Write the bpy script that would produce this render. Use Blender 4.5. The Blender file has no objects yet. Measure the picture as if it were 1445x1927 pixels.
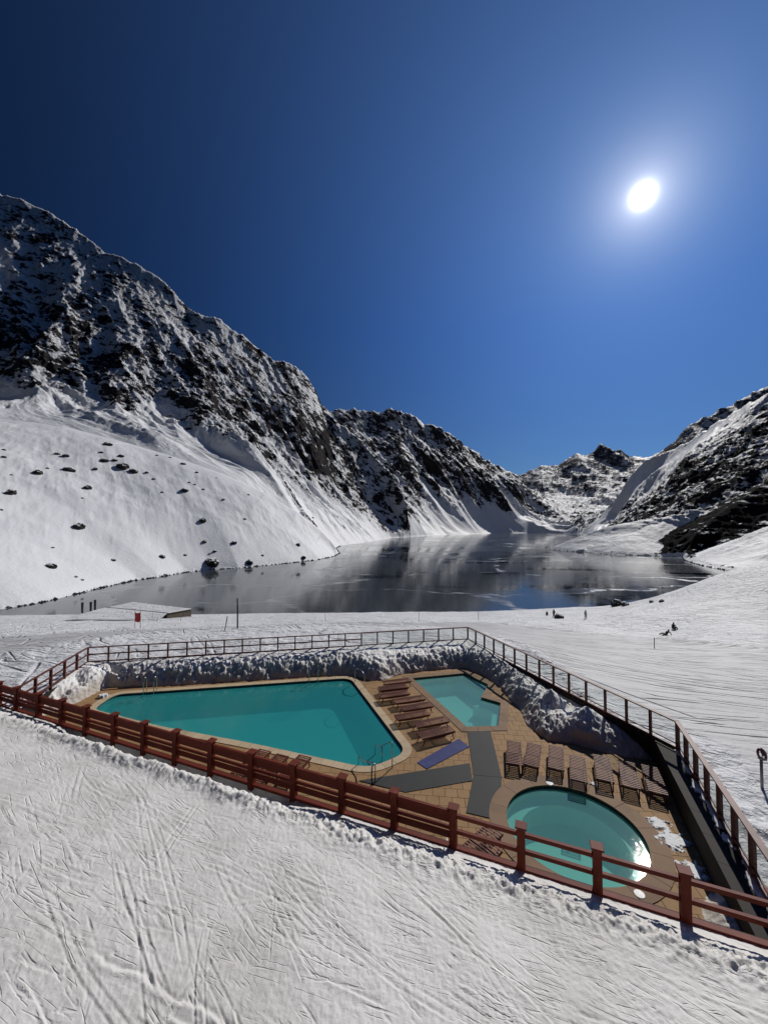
import bpy, bmesh, math, random
import numpy as np
from mathutils import Vector, Matrix
R = math.radians
random.seed(7)
sc = bpy.context.scene
col = sc.collection

# ------------------------------------------------------------------ camera
PITCH = R(2.09); FPX = 726.0; CU, CV = 722.5, 963.5; H = 10.0
cd = bpy.data.cameras.new('camera'); cam = bpy.data.objects.new('camera', cd); col.objects.link(cam)
cam.location = (0, 0, H); cam.rotation_euler = (math.pi/2 + PITCH, 0, 0)
cd.sensor_fit = 'HORIZONTAL'; cd.sensor_width = 36; cd.lens = 36*FPX/1445
cd.clip_start = 0.1; cd.clip_end = 30000
sc.camera = cam

# ------------------------------------------------------------------ light
SUN_EL, SUN_AZ = R(36.0), R(34.7)      # azimuth to the right of +Y
SD = Vector((math.sin(SUN_AZ)*math.cos(SUN_EL), math.cos(SUN_AZ)*math.cos(SUN_EL), math.sin(SUN_EL)))
w = bpy.data.worlds.new('World'); sc.world = w; w.use_nodes = True
nt = w.node_tree; N = nt.nodes; L = nt.links; N.clear()
out = N.new('ShaderNodeOutputWorld'); bg = N.new('ShaderNodeBackground'); bg.inputs[1].default_value = 1.0
sky = N.new('ShaderNodeTexSky'); sky.sky_type = 'NISHITA'; sky.sun_disc = False
sky.sun_elevation = SUN_EL; sky.sun_rotation = SUN_AZ; sky.altitude = 3000
sky.air_density = 1.0; sky.dust_density = 0.35; sky.ozone_density = 2.5
def wmath(op, a, b=None, c=None):
    n = N.new('ShaderNodeMath'); n.operation = op
    for i, v in enumerate((a, b, c)):
        if v is None: continue
        if isinstance(v, (int, float)): n.inputs[i].default_value = v
        else: L.new(v, n.inputs[i])
    return n.outputs[0]
def wmix(mode, fac, a, b):
    n = N.new('ShaderNodeMix'); n.data_type = 'RGBA'; n.blend_type = mode
    for s, v in ((n.inputs[0], fac), (n.inputs[6], a), (n.inputs[7], b)):
        if isinstance(v, (int, float)): s.default_value = v
        elif isinstance(v, tuple): s.default_value = v
        else: L.new(v, s)
    return n.outputs[2]
SKY_STR = 0.10
tc = N.new('ShaderNodeTexCoord')
sx = N.new('ShaderNodeSeparateXYZ'); L.new(tc.outputs['Generated'], sx.inputs[0])
hz_ = wmath('MULTIPLY', wmath('MAXIMUM', sx.outputs[2], 0.0), 2.2); hz_ = wmath('MINIMUM', hz_, 1.0)
tint = wmix('MIX', hz_, (0.52*SKY_STR, 0.72*SKY_STR, 0.86*SKY_STR, 1), (0.13*SKY_STR, 0.56*SKY_STR, 1.18*SKY_STR, 1))
base = wmix('MULTIPLY', 1.0, sky.outputs[0], tint)
dp = N.new('ShaderNodeVectorMath'); dp.operation = 'DOT_PRODUCT'; dp.inputs[1].default_value = SD
L.new(tc.outputs['Generated'], dp.inputs[0])
ang = wmath('ARCCOSINE', wmath('MINIMUM', dp.outputs['Value'], 0.99999))     # radians from the sun
core = wmath('MULTIPLY', wmath('EXPONENT', wmath('MULTIPLY', wmath('POWER', wmath('DIVIDE', ang, R(0.30)), 1.0), -1)), 26.0)
g1 = wmath('MULTIPLY', wmath('EXPONENT', wmath('DIVIDE', ang, -R(2.4))), 0.80)
g2 = wmath('MULTIPLY', wmath('EXPONENT', wmath('DIVIDE', ang, -R(18.0))), 0.25)
a1 = wmix('MIX', 1.0, (0, 0, 0, 1), (1.0, 0.93, 0.82, 1))
glow = wmix('MULTIPLY', 1.0, (1.0, 0.95, 0.88, 1), wmath('ADD', core, g1))
aur = wmix('MULTIPLY', 1.0, (0.52, 0.76, 1.0, 1), g2)
# the high-altitude sky darkens away from the sun
dark = wmath('ADD', 0.060, wmath('MULTIPLY', wmath('EXPONENT', wmath('MULTIPLY', wmath('POWER', wmath('DIVIDE', ang, R(47)), 2.0), -1)), 0.62))
base2 = wmix('MULTIPLY', 1.0, base, dark)
tot = wmix('ADD', 1.0, wmix('ADD', 1.0, base2, aur), glow)
L.new(tot, bg.inputs[0]); L.new(bg.outputs[0], out.inputs[0])
sl = bpy.data.lights.new('sun', 'SUN'); sl.energy = 3.1; sl.angle = R(0.53); sl.color = (1.0, 0.955, 0.89)
so = bpy.data.objects.new('sun', sl); col.objects.link(so)
so.rotation_euler = SD.to_track_quat('Z', 'Y').to_euler(); so.location = (0, 0, 300)
vs = sc.view_settings; vs.view_transform = 'Standard'; vs.look = 'None'; vs.exposure = 0.0; vs.gamma = 1
sc.display_settings.display_device = 'sRGB'; vs.use_curve_mapping = False
sc.cycles.use_denoising = True; sc.cycles.max_bounces = 8; sc.cycles.transparent_max_bounces = 16
sc.cycles.caustics_reflective = False; sc.cycles.caustics_refractive = False
sc.cycles.sample_clamp_indirect = 6.0

# ------------------------------------------------------------------ projection helpers (photo pixel -> world)
cp, sp_ = math.cos(PITCH), math.sin(PITCH)
def ray(u, v):
    a, b = (u-CU)/FPX, -(v-CV)/FPX
    return Vector((a, cp - b*sp_, sp_ + b*cp))
def P(u, v, z=0.0):
    r = ray(u, v); t = (z-H)/r.z
    return Vector((r.x*t, r.y*t, z))
def PD(u, v, d):
    r = ray(u, v); t = d/r.y
    return Vector((r.x*t, d, H + r.z*t))

# ------------------------------------------------------------------ numpy noise
def _h(ix, iy, seed):
    h = (ix.astype(np.int64)*374761393 + iy.astype(np.int64)*668265263 + seed*2147483647) & 0xFFFFFFFF
    h = ((h ^ (h >> 13))*1274126177) & 0xFFFFFFFF
    h = (h ^ (h >> 16))
    h = (h*2246822519) & 0xFFFFFFFF
    return (h ^ (h >> 15)) & 0xFFFFFF
def perlin(x, y, seed=0):
    x = np.asarray(x, dtype=np.float64); y = np.asarray(y, dtype=np.float64)
    x0 = np.floor(x); y0 = np.floor(y); fx = x-x0; fy = y-y0
    ix = x0.astype(np.int64); iy = y0.astype(np.int64)
    def g(dx, dy):
        a = _h(ix+dx, iy+dy, seed)*(2*np.pi/0x1000000)
        return np.cos(a)*(fx-dx) + np.sin(a)*(fy-dy)
    ux = fx*fx*fx*(fx*(fx*6-15)+10); uy = fy*fy*fy*(fy*(fy*6-15)+10)
    a = g(0, 0)*(1-ux)+g(1, 0)*ux; b = g(0, 1)*(1-ux)+g(1, 1)*ux
    return (a*(1-uy)+b*uy)*1.5
def fbm(x, y, o=4, seed=0, gain=0.5, lac=2.03):
    s = 0; a = 1.0; t = 0
    for i in range(o):
        s = s + a*perlin(x, y, seed+i*17); t += a; a *= gain; x = x*lac; y = y*lac
    return s/t
def ridged(x, y, o=4, seed=0, gain=0.55, lac=2.1):
    s = 0; a = 1.0; t = 0
    for i in range(o):
        s = s + a*(1-2*np.abs(perlin(x, y, seed+i*31))); t += a; a *= gain; x = x*lac; y = y*lac
    return s/t
def sstep(a, b, x):
    t = np.clip((x-a)/(b-a), 0, 1); return t*t*(3-2*t)

def seg_dist(px, py, pts, closed=False, vals=None):
    """distance to polyline; also interpolated value (height) at the nearest point"""
    n = len(pts); best = np.full(np.shape(px), 1e18); bv = np.zeros(np.shape(px))
    for i in range(n if closed else n-1):
        ax, ay = pts[i][0], pts[i][1]; bx, by = pts[(i+1) % n][0], pts[(i+1) % n][1]
        dx, dy = bx-ax, by-ay; l2 = dx*dx+dy*dy+1e-12
        t = np.clip(((px-ax)*dx+(py-ay)*dy)/l2, 0, 1)
        d = (px-ax-t*dx)**2+(py-ay-t*dy)**2
        m = d < best; best = np.where(m, d, best)
        if vals is not None:
            bv = np.where(m, vals[i]+(vals[(i+1) % n]-vals[i])*t, bv)
    return (np.sqrt(best), bv) if vals is not None else np.sqrt(best)
def ridge_z(px, py, pts, vals, step):
    """smoothly blended crest height at any point (inverse distance over samples of the crest line)"""
    qx, qy, qz = [], [], []
    for i in range(len(pts)-1):
        n = max(1, int(math.hypot(pts[i+1][0]-pts[i][0], pts[i+1][1]-pts[i][1])/step))
        for k in range(n):
            f = k/n; qx.append(pts[i][0]*(1-f)+pts[i+1][0]*f); qy.append(pts[i][1]*(1-f)+pts[i+1][1]*f); qz.append(vals[i]*(1-f)+vals[i+1]*f)
    W_ = 0; Z_ = 0
    for x_, y_, z_ in zip(qx, qy, qz):
        d2 = ((px-x_)**2+(py-y_)**2+step**2)/1e4; w_ = 1/(d2*d2*d2); W_ = W_+w_; Z_ = Z_+w_*z_
    return Z_/W_
def inside(px, py, poly):
    c = np.zeros(np.shape(px), bool); n = len(poly)
    for i in range(n):
        x1, y1 = poly[i][0], poly[i][1]; x2, y2 = poly[(i+1) % n][0], poly[(i+1) % n][1]
        if y1 == y2: continue
        m = ((y1 > py) != (y2 > py)) & (px < (x2-x1)*(py-y1)/(y2-y1)+x1)
        c ^= m
    return c

# ------------------------------------------------------------------ object helpers
def tag(o, label=None, cat=None, group=None, kind=None):
    if label: o['label'] = label
    if cat: o['category'] = cat
    if group: o['group'] = group
    if kind: o['kind'] = kind
    return o
def thing(name, loc, label, cat, group=None, rz=0.0):
    o = bpy.data.objects.new(name, None); col.objects.link(o); o.location = loc; o.rotation_euler = (0, 0, rz)
    o.empty_display_size = 0.2
    return tag(o, label, cat, group)
def mesh_np(name, verts, faces, mat, smooth=True, attrs=None):
    me = bpy.data.meshes.new(name)
    nv, nf = len(verts), len(faces); k = faces.shape[1]
    me.vertices.add(nv); me.vertices.foreach_set('co', np.ascontiguousarray(verts, dtype=np.float32).ravel())
    me.loops.add(nf*k); me.loops.foreach_set('vertex_index', np.ascontiguousarray(faces, dtype=np.int32).ravel())
    me.polygons.add(nf); me.polygons.foreach_set('loop_start', np.arange(0, nf*k, k, dtype=np.int32))
    me.polygons.foreach_set('use_smooth', np.full(nf, smooth))
    for an, av in (attrs or {}).items():
        at = me.attributes.new(an, 'FLOAT', 'POINT'); at.data.foreach_set('value', np.ascontiguousarray(av, dtype=np.float32))
    me.update(calc_edges=True); me.validate()
    me.materials.append(mat)
    o = bpy.data.objects.new(name, me); col.objects.link(o); return o
def grid_faces(nu, nv, keep=None):
    i = np.arange(nu-1)[:, None]; j = np.arange(nv-1)[None, :]
    a = (i*nv+j).ravel(); f = np.stack([a, a+nv, a+nv+1, a+1], 1)
    if keep is not None: f = f[keep]
    return f
def compact(verts, faces, attrs=None):
    used = np.zeros(len(verts), bool); used[faces.ravel()] = True
    idx = np.cumsum(used)-1
    return verts[used], idx[faces], {k: v[used] for k, v in (attrs or {}).items()}
class MB:
    def __init__(s): s.v = []; s.f = []
    def add(s, vs, fs):
        n = len(s.v); s.v += [tuple(q) for q in vs]; s.f += [tuple(i+n for i in f) for f in fs]; return s
    def box(s, c, size, M=None):
        x, y, z = size[0]/2, size[1]/2, size[2]/2
        vs = [Vector((a*x, b*y, d*z)) for a in (-1, 1) for b in (-1, 1) for d in (-1, 1)]
        if M is not None: vs = [M @ q for q in vs]
        c = Vector(c)
        return s.add([q+c for q in vs], [(0, 1, 3, 2), (4, 6, 7, 5), (0, 4, 5, 1), (2, 3, 7, 6), (0, 2, 6, 4), (1, 5, 7, 3)])
    def beam(s, a, b, wd, ht):
        a = Vector(a); b = Vector(b); d = (b-a); ln = d.length; d.normalize()
        side = d.cross(Vector((0, 0, 1)))
        side = Vector((1, 0, 0)) if side.length < 1e-4 else side.normalized()
        up = side.cross(d)
        M = Matrix((d, side, up)).transposed()
        return s.box((a+b)/2, (ln, wd, ht), M)
    def prism(s, pts, z0, z1):
        n = len(pts)
        vs = [(p[0], p[1], z0) for p in pts]+[(p[0], p[1], z1) for p in pts]
        ar = sum(pts[i][0]*pts[(i+1) % n][1]-pts[(i+1) % n][0]*pts[i][1] for i in range(n))
        top = list(range(n, 2*n)); bot = list(range(n))[::-1]
        sides = [(i, (i+1) % n, n+(i+1) % n, n+i) for i in range(n)]
        fs = [tuple(top), tuple(bot)]+sides
        if ar < 0: fs = [f[::-1] for f in fs]
        return s.add(vs, fs)
    def tube(s, pts, r, seg=8, caps=True):
        pts = [Vector(p) for p in pts]; rings = []; ref = None
        rs = r if isinstance(r, (list, tuple)) else [r]*len(pts)
        vs = []; fs = []
        for i, p in enumerate(pts):
            t = (pts[min(i+1, len(pts)-1)]-pts[max(i-1, 0)]).normalized()
            if ref is None: ref = t.orthogonal().normalized()
            ref = (ref - t*ref.dot(t)).normalized(); b = t.cross(ref)
            for k in range(seg):
                a = 2*math.pi*k/seg
                vs.append(p+(ref*math.cos(a)+b*math.sin(a))*rs[i])
        for i in range(len(pts)-1):
            for k in range(seg):
                fs.append((i*seg+k, i*seg+(k+1) % seg, (i+1)*seg+(k+1) % seg, (i+1)*seg+k))
        if caps: fs.append(tuple(range(seg))[::-1]); fs.append(tuple((len(pts)-1)*seg+k for k in range(seg)))
        return s.add(vs, fs)
    def build(s, name, mat, parent=None, smooth=False, bevel=0):
        me = bpy.data.meshes.new(name); off = parent.location if parent is not None and getattr(s, 'world', True) else Vector((0, 0, 0))
        p = parent
        if parent is not None and getattr(s, 'world', True):
            off = Vector(parent.location)
            if parent.parent is not None: off = off + parent.parent.location
        me.from_pydata([Vector(q)-off for q in s.v], [], s.f); me.update(); me.materials.append(mat)
        if smooth: me.polygons.foreach_set('use_smooth', [True]*len(me.polygons))
        o = bpy.data.objects.new(name, me); col.objects.link(o)
        if parent is not None: o.parent = parent
        if bevel:
            m = o.modifiers.new('bevel', 'BEVEL'); m.width = bevel; m.segments = 1
        return o
class LMB(MB):          # geometry already in the parent's own space
    world = False

# ------------------------------------------------------------------ materials
class NT:
    def __init__(s, name):
        s.m = bpy.data.materials.new(name); s.m.use_nodes = True; s.t = s.m.node_tree; s.N = s.t.nodes; s.L = s.t.links
        s.b = s.N['Principled BSDF']; s.o = s.N['Material Output']
        s.tc = s.N.new('ShaderNodeTexCoord')
    def set(s, sock, v):
        if v is None: return
        if isinstance(v, (int, float)): sock.default_value = v
        elif isinstance(v, (tuple, list)):
            if len(v) == 3 and sock.type == 'RGBA': v = (*v, 1)
            sock.default_value = v
        else: s.L.new(v, sock)
    def math(s, op, a, b=None, c=None, clamp=False):
        n = s.N.new('ShaderNodeMath'); n.operation = op; n.use_clamp = clamp
        for i, v in enumerate((a, b, c)): s.set(n.inputs[i], v)
        return n.outputs[0]
    def noise(s, scale=1, detail=4, rough=0.5, stretch=None, rot=None, src=None, dist=0, out=0):
        n = s.N.new('ShaderNodeTexNoise'); n.inputs['Scale'].default_value = scale; n.inputs['Detail'].default_value = detail
        n.inputs['Roughness'].default_value = rough; n.inputs['Distortion'].default_value = dist
        v = src if src is not None else s.pos()
        if rot is not None:
            m = s.N.new('ShaderNodeMapping'); m.inputs['Rotation'].default_value = rot; s.L.new(v, m.inputs[0]); v = m.outputs[0]
        if stretch is not None:
            m = s.N.new('ShaderNodeMapping'); m.inputs['Scale'].default_value = stretch; s.L.new(v, m.inputs[0]); v = m.outputs[0]
        s.L.new(v, n.inputs['Vector']); return n.outputs[out]
    def pos(s):
        if not hasattr(s, 'g'): s.g = s.N.new('ShaderNodeNewGeometry')
        return s.g.outputs['Position']
    def sepz(s, v, i=2):
        n = s.N.new('ShaderNodeSeparateXYZ'); s.L.new(v, n.inputs[0]); return n.outputs[i]
    def ramp(s, v, a, b, lo=0.0, hi=1.0, smooth=True):
        n = s.N.new('ShaderNodeMapRange'); n.interpolation_type = 'SMOOTHSTEP' if smooth else 'LINEAR'
        for i, x in enumerate((v, a, b, lo, hi)): s.set(n.inputs[i], x)
        return n.outputs[0]
    def mix(s, f, a, b, mode='MIX'):
        n = s.N.new('ShaderNodeMix'); n.data_type = 'RGBA'; n.blend_type = mode
        s.set(n.inputs[0], f); s.set(n.inputs[6], a); s.set(n.inputs[7], b); return n.outputs[2]
    def bump(s, h, strength=0.5, dist=0.1, normal=None):
        n = s.N.new('ShaderNodeBump'); n.inputs['Strength'].default_value = strength
        s.set(n.inputs['Distance'], dist); s.set(n.inputs['Height'], h)
        if normal is not None: s.L.new(normal, n.inputs['Normal'])
        return n.outputs[0]
    def rnd(s):
        n = s.N.new('ShaderNodeObjectInfo'); return n.outputs['Random']
    def attr(s, name):
        n = s.N.new('ShaderNodeAttribute'); n.attribute_name = name; return n.outputs['Fac']
    def fin(s, color=None, rough=None, normal=None, spec=None, **k):
        s.set(s.b.inputs['Base Color'], color); s.set(s.b.inputs['Roughness'], rough); s.set(s.b.inputs['Normal'], normal)
        s.set(s.b.inputs['Specular IOR Level'], spec)
        for a, v in k.items(): s.set(s.b.inputs[a.replace('_', ' ')], v)
        return s.m

def snow_mat(name, tint=(0.78, 0.80, 0.83), dirt=0.10, fine=0.012, coarse=0.05, dirtcol=(0.50, 0.45, 0.38), rakes=0, fs=1.0, scratch=False):
    s = NT(name)
    n1 = s.noise(0.35*fs, 5, .6); n2 = s.noise(9.0*fs, 5, .65); n3 = s.noise(45*fs, 3, .6)
    c = s.mix(s.math('MULTIPLY', s.ramp(n1, .42, .72), dirt*2.2), tint, dirtcol)
    c = s.mix(s.math('MULTIPLY', s.ramp(n2, .55, .75), 0.10), c, (0.62, 0.62, 0.62))
    b = s.bump(n2, .8, coarse); b = s.bump(n3, .8, fine, b)
    if scratch:
        k = None
        for a_, sc__ in ((-24, 4.2), (-36, 3.4), (-14, 5.0), (-44, 2.6)):
            q = s.noise(sc__, 1, .5, stretch=(.035, 1, 1), rot=(0, 0, R(-a_)))
            q = s.ramp(s.math('ABSOLUTE', s.math('SUBTRACT', q, .5)), .0, .022, 1, 0)
            q = s.math('MULTIPLY', q, s.ramp(s.noise(1.1+sc__*.1, 2, .5), .50, .62))
            k = q if k is None else s.math('MAXIMUM', k, q)
        gate = 1.0
        b = s.bump(s.math('MULTIPLY', s.math('MULTIPLY', k, gate), -1), 1.0, .010, b)
    if rakes:
        m = s.noise(rakes, 3, .6, stretch=(.12, 1, 1), rot=(0, 0, R(20))); b = s.bump(m, .6, .03, b)
    return s.fin(c, .62, b, .35)
M = {}
M['snow_front'] = snow_mat('piste_snow', (0.83, 0.815, 0.785), .16, .006, .018, (0.46, 0.43, 0.38), scratch=True)
M['snow_bank'] = None
M['snow_glint_patch'] = snow_mat('snow_and_glint', (0.85, 0.87, 0.88), .02, .01, .03)  # white also stands in for sun glint on the wet pavers
# banks: clean above, grit plus painted brown bounce light near the deck
s = NT('bank_snow')
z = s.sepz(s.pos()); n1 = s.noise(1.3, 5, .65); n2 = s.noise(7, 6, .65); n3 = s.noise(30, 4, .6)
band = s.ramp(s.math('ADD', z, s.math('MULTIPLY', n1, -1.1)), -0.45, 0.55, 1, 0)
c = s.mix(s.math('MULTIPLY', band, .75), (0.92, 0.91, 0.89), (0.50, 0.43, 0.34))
b = s.bump(n2, .7, .045); b = s.bump(n3, .7, .015, b)
vo = s.N.new('ShaderNodeTexVoronoi'); vo.inputs['Scale'].default_value = 4.5; s.L.new(s.pos(), vo.inputs['Vector']); b = s.bump(vo.outputs['Distance'], .8, .035, b)
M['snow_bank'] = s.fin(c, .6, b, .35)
# field of groomed / tracked snow beyond the pool
s = NT('field_snow')
n1 = s.noise(.05, 4, .55); n2 = s.noise(1.6, 6, .62); n3 = s.noise(9, 4, .6)
gr = s.attr('groomed')
tr = s.noise(1.1, 4, .6, stretch=(.10, 1, 1), rot=(0, 0, R(14)))
c = s.mix(s.math('MULTIPLY', gr, .8), (0.78, 0.79, 0.81), (0.47, 0.47, 0.475))  # groomed run greyer: dimming from the sun angle is put into the colour
c = s.mix(s.math('MULTIPLY', s.ramp(tr, .44, .62), s.math('MULTIPLY', gr, .35)), c, (0.34, 0.34, 0.35))  # streak shading painted darker, the relief alone stays too flat
c = s.mix(s.math('MULTIPLY', s.ramp(n1, .45, .62), .25), c, (0.6, 0.61, 0.63))
b = s.bump(n2, .7, s.ramp(gr, 0, 1, .55, .12)); b = s.bump(tr, .9, .22, b)
k = None
for a_, sc__ in ((-18, .9), (-34, .7), (-60, .5), (-8, 1.3)):
    q = s.noise(sc__, 1, .5, stretch=(.05, 1, 1), rot=(0, 0, R(-a_))); q = s.ramp(s.math('ABSOLUTE', s.math('SUBTRACT', q, .5)), .0, .03, 1, 0)
    q = s.math('MULTIPLY', q, s.ramp(s.noise(.09+sc__*.1, 2, .5), .46, .60)); k = q if k is None else s.math('MAXIMUM', k, q)
b = s.bump(s.math('MULTIPLY', k, -1), 1.0, .14, b)
c = s.mix(s.math('MULTIPLY', k, .15), c, (.35, .36, .38)); b = s.bump(n3, .6, .02, b)  # shade in the track grooves is painted into the colour
M['snow_field'] = s.fin(c, .6, b, .35)

def terrain_mat(name, rocktint=(0.038, 0.036, 0.039), cut=0.0, rotz=R(42), bumpk=1.0, streak=1.0):
    s = NT(name)
    g = s.N.new('ShaderNodeNewGeometry'); s.g = g
    nz = s.sepz(g.outputs['Normal'])
    rock = s.attr('rock')
    big = s.noise(.012, 5, .6); mid = s.noise(.035, 8, .66); fin_ = s.noise(.22, 9, .72)
    led = s.noise(.045, 6, .65, stretch=(.22, 1.0, 2.4), rot=(R(24), R(-22), rotz))      # dipping ledges that hold snow
    led2 = s.noise(.15, 9, .70, stretch=(.14, 1.0, 2.6), rot=(R(24), R(-22), rotz))
    hsum = s.math('ADD', s.math('MULTIPLY', led, .9*streak), s.math('ADD', s.math('MULTIPLY', s.math('ADD', mid, big), .8), s.math('ADD', s.math('MULTIPLY', fin_, .26), s.math('MULTIPLY', led2, .58))))
    v = s.math('ADD', s.math('MULTIPLY', s.math('SUBTRACT', hsum, 1.67), 1.9), s.math('MULTIPLY', s.math('SUBTRACT', rock, .80), 1.15))
    v = s.math('ADD', v, s.math('MULTIPLY', s.math('SUBTRACT', .60, nz), .8))
    rk = s.ramp(s.math('ADD', v, cut), -.035, .035)
    rk = s.math('MULTIPLY', rk, s.ramp(rock, .02, .12))
    rc = s.mix(s.ramp(big, .4, .6), rocktint, tuple(x*1.7 for x in (rocktint[0]*1.1, rocktint[1], rocktint[2]*.95)))
    rc = s.mix(s.ramp(fin_, .35, .7), rc, tuple(x*.55 for x in rocktint))
    c = s.mix(rk, (0.84, 0.855, 0.88), rc)
    rb = s.bump(s.math('ADD', mid, s.math('MULTIPLY', fin_, .5)), 1.0, s.ramp(rk, 0, 1, 1.0*bumpk, 6.5*bumpk))
    rb = s.bump(led2, 1.0, s.ramp(rock, 0, 1, .25*bumpk, 4.5*bumpk), rb)
    rb = s.bump(s.noise(.5, 5, .6), .5, .5, rb)
    return s.fin(c, s.ramp(rk, 0, 1, .6, .95), rb, s.ramp(rk, 0, 1, .25, .03))
M['mountain'] = terrain_mat('mountain_snow_and_rock', cut=-.21)
M['mountain_right'] = terrain_mat('right_mountain_snow_and_rock', (0.028, 0.027, 0.030), -.22, rotz=R(-40))
M['knoll'] = terrain_mat('knoll_rock', (0.007, 0.007, 0.0085), .30, rotz=R(-40), bumpk=.6)
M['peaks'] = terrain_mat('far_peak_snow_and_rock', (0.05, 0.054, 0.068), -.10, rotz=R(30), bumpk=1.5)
M['hill'] = terrain_mat('hill_snow', bumpk=.35)
M['boulder'] = None
s = NT('boulder_rock')
nz = s.sepz(s.N.new('ShaderNodeNewGeometry').outputs['Normal']); n = s.noise(.7, 6, .65)
k = s.ramp(s.math('ADD', nz, s.math('MULTIPLY', n, .7)), 1.02, 1.12)
M['boulder'] = s.fin(s.mix(k, s.mix(n, (.012, .011, .011), (.07, .06, .055)), (.82, .83, .85)), .85, s.bump(n, 1, .4), .2)
s = NT('shore_stone'); n = s.noise(1.5, 5, .6)
M['stone'] = s.fin(s.mix(n, (.02, .019, .018), (.10, .09, .08)), .85, s.bump(n, 1, .2), .2)

# lake: thin new ice and open water, mirror-like at this angle
s = NT('lake_water')
p = s.pos()
a1 = s.noise(.010, 6, .62, stretch=(.55, 1, 1), dist=1.2); a2 = s.noise(.045, 6, .65, stretch=(.25, 1, 1), dist=.8)
ice = s.ramp(s.math('ADD', s.math('MULTIPLY', a1, .8), s.math('MULTIPLY', a2, .3)), .47, .56)
vor = s.N.new('ShaderNodeTexVoronoi'); vor.feature = 'DISTANCE_TO_EDGE'; vor.inputs['Scale'].default_value = .012
mp = s.N.new('ShaderNodeMapping'); mp.inputs['Scale'].default_value = (.55, 1, 1); s.L.new(s.mix(.5, p, s.noise(.03, 4, .6, out=1), 'ADD'), mp.inputs[0])
vv = s.N.new('ShaderNodeVectorMath'); vv.operation = 'MULTIPLY_ADD'; vv.inputs[1].default_value = (60, 60, 0)
s.L.new(s.noise(.02, 4, .6, out=1), vv.inputs[0]); s.L.new(p, vv.inputs[2]); s.L.new(vv.outputs[0], mp.inputs[0])
s.L.new(mp.outputs[0], vor.inputs['Vector'])
crack = s.ramp(vor.outputs['Distance'], .004, .018, 1, 0)
crack = s.math('MULTIPLY', crack, s.ramp(a2, .40, .60))
c = s.mix(ice, (.004, .011, .018), (.050, .060, .072))
c = s.mix(s.math('MULTIPLY', crack, .75), c, (.45, .47, .50))
streak = s.noise(.5, 5, .6, stretch=(.15, 1, 1))
ro = s.math('ADD', s.ramp(ice, 0, 1, .03, .11), s.math('MULTIPLY', crack, .25))
b = s.bump(streak, .25, .05); b = s.bump(s.noise(.08, 4, .6, stretch=(.4, 1, 1)), .25, .15, b)
M['lake'] = s.fin(c, ro, b, .5, IOR=1.333)

def fresnel_both(s, ior):      # the same reflectance seen from either side of a thin sheet
    fr = s.N.new('ShaderNodeFresnel'); g = s.N.new('ShaderNodeNewGeometry')
    s.L.new(s.ramp(g.outputs['Backfacing'], 0, 1, ior, 1/ior, False), fr.inputs[0]); return fr
def pool_water(name, tint, bumpk=.02, scale=3.0, scat=(.04, .42, .42), turb=.22):
    s = NT(name); s.N.remove(s.b)
    tr = s.N.new('ShaderNodeBsdfTransparent'); tr.inputs[0].default_value = (*tint, 1)
    gl = s.N.new('ShaderNodeBsdfGlossy'); gl.inputs['Roughness'].default_value = .035; gl.inputs[0].default_value = (1, 1, 1, 1)
    fr = fresnel_both(s, 1.333)
    b = s.bump(s.noise(scale, 4, .6), .6, bumpk); b = s.bump(s.noise(scale*4, 3, .6), .5, bumpk*.25, b)
    s.L.new(b, gl.inputs['Normal']); s.L.new(b, fr.inputs['Normal'])
    mx = s.N.new('ShaderNodeMixShader'); s.L.new(fr.outputs[0], mx.inputs[0]); s.L.new(tr.outputs[0], mx.inputs[1]); s.L.new(gl.outputs[0], mx.inputs[2])
    df = s.N.new('ShaderNodeBsdfDiffuse'); df.inputs[0].default_value = (*scat, 1)      # fine bubbles and haze in the water
    ms = s.N.new('ShaderNodeMixShader'); ms.inputs[0].default_value = turb; s.L.new(tr.outputs[0], ms.inputs[1]); s.L.new(df.outputs[0], ms.inputs[2]); s.L.new(ms.outputs[0], mx.inputs[1])
    s.L.new(mx.outputs[0], s.o.inputs[0]); return s.m
M['water_main'] = pool_water('main_pool_water', (.24, .70, .70), .012, 1.6, (.035, .40, .40), .50)
M['water_small'] = pool_water('small_pool_water', (.42, .78, .74), .008, 5, (.28, .64, .59), .38)
M['water_tub'] = pool_water('round_tub_water', (.46, .78, .72), .0026, 8, (.20, .55, .50), .34)
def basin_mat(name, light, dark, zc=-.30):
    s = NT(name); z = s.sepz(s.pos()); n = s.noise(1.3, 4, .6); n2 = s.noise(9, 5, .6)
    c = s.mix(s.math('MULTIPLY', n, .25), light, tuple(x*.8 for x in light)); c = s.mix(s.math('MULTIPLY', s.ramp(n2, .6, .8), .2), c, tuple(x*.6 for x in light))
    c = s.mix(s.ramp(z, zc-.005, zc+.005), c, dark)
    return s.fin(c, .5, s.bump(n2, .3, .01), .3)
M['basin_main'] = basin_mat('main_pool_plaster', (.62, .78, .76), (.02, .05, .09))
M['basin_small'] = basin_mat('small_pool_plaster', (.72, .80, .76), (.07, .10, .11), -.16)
M['basin_tub'] = basin_mat('round_tub_plaster', (.72, .80, .76), (.05, .07, .08), -.16)

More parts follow.
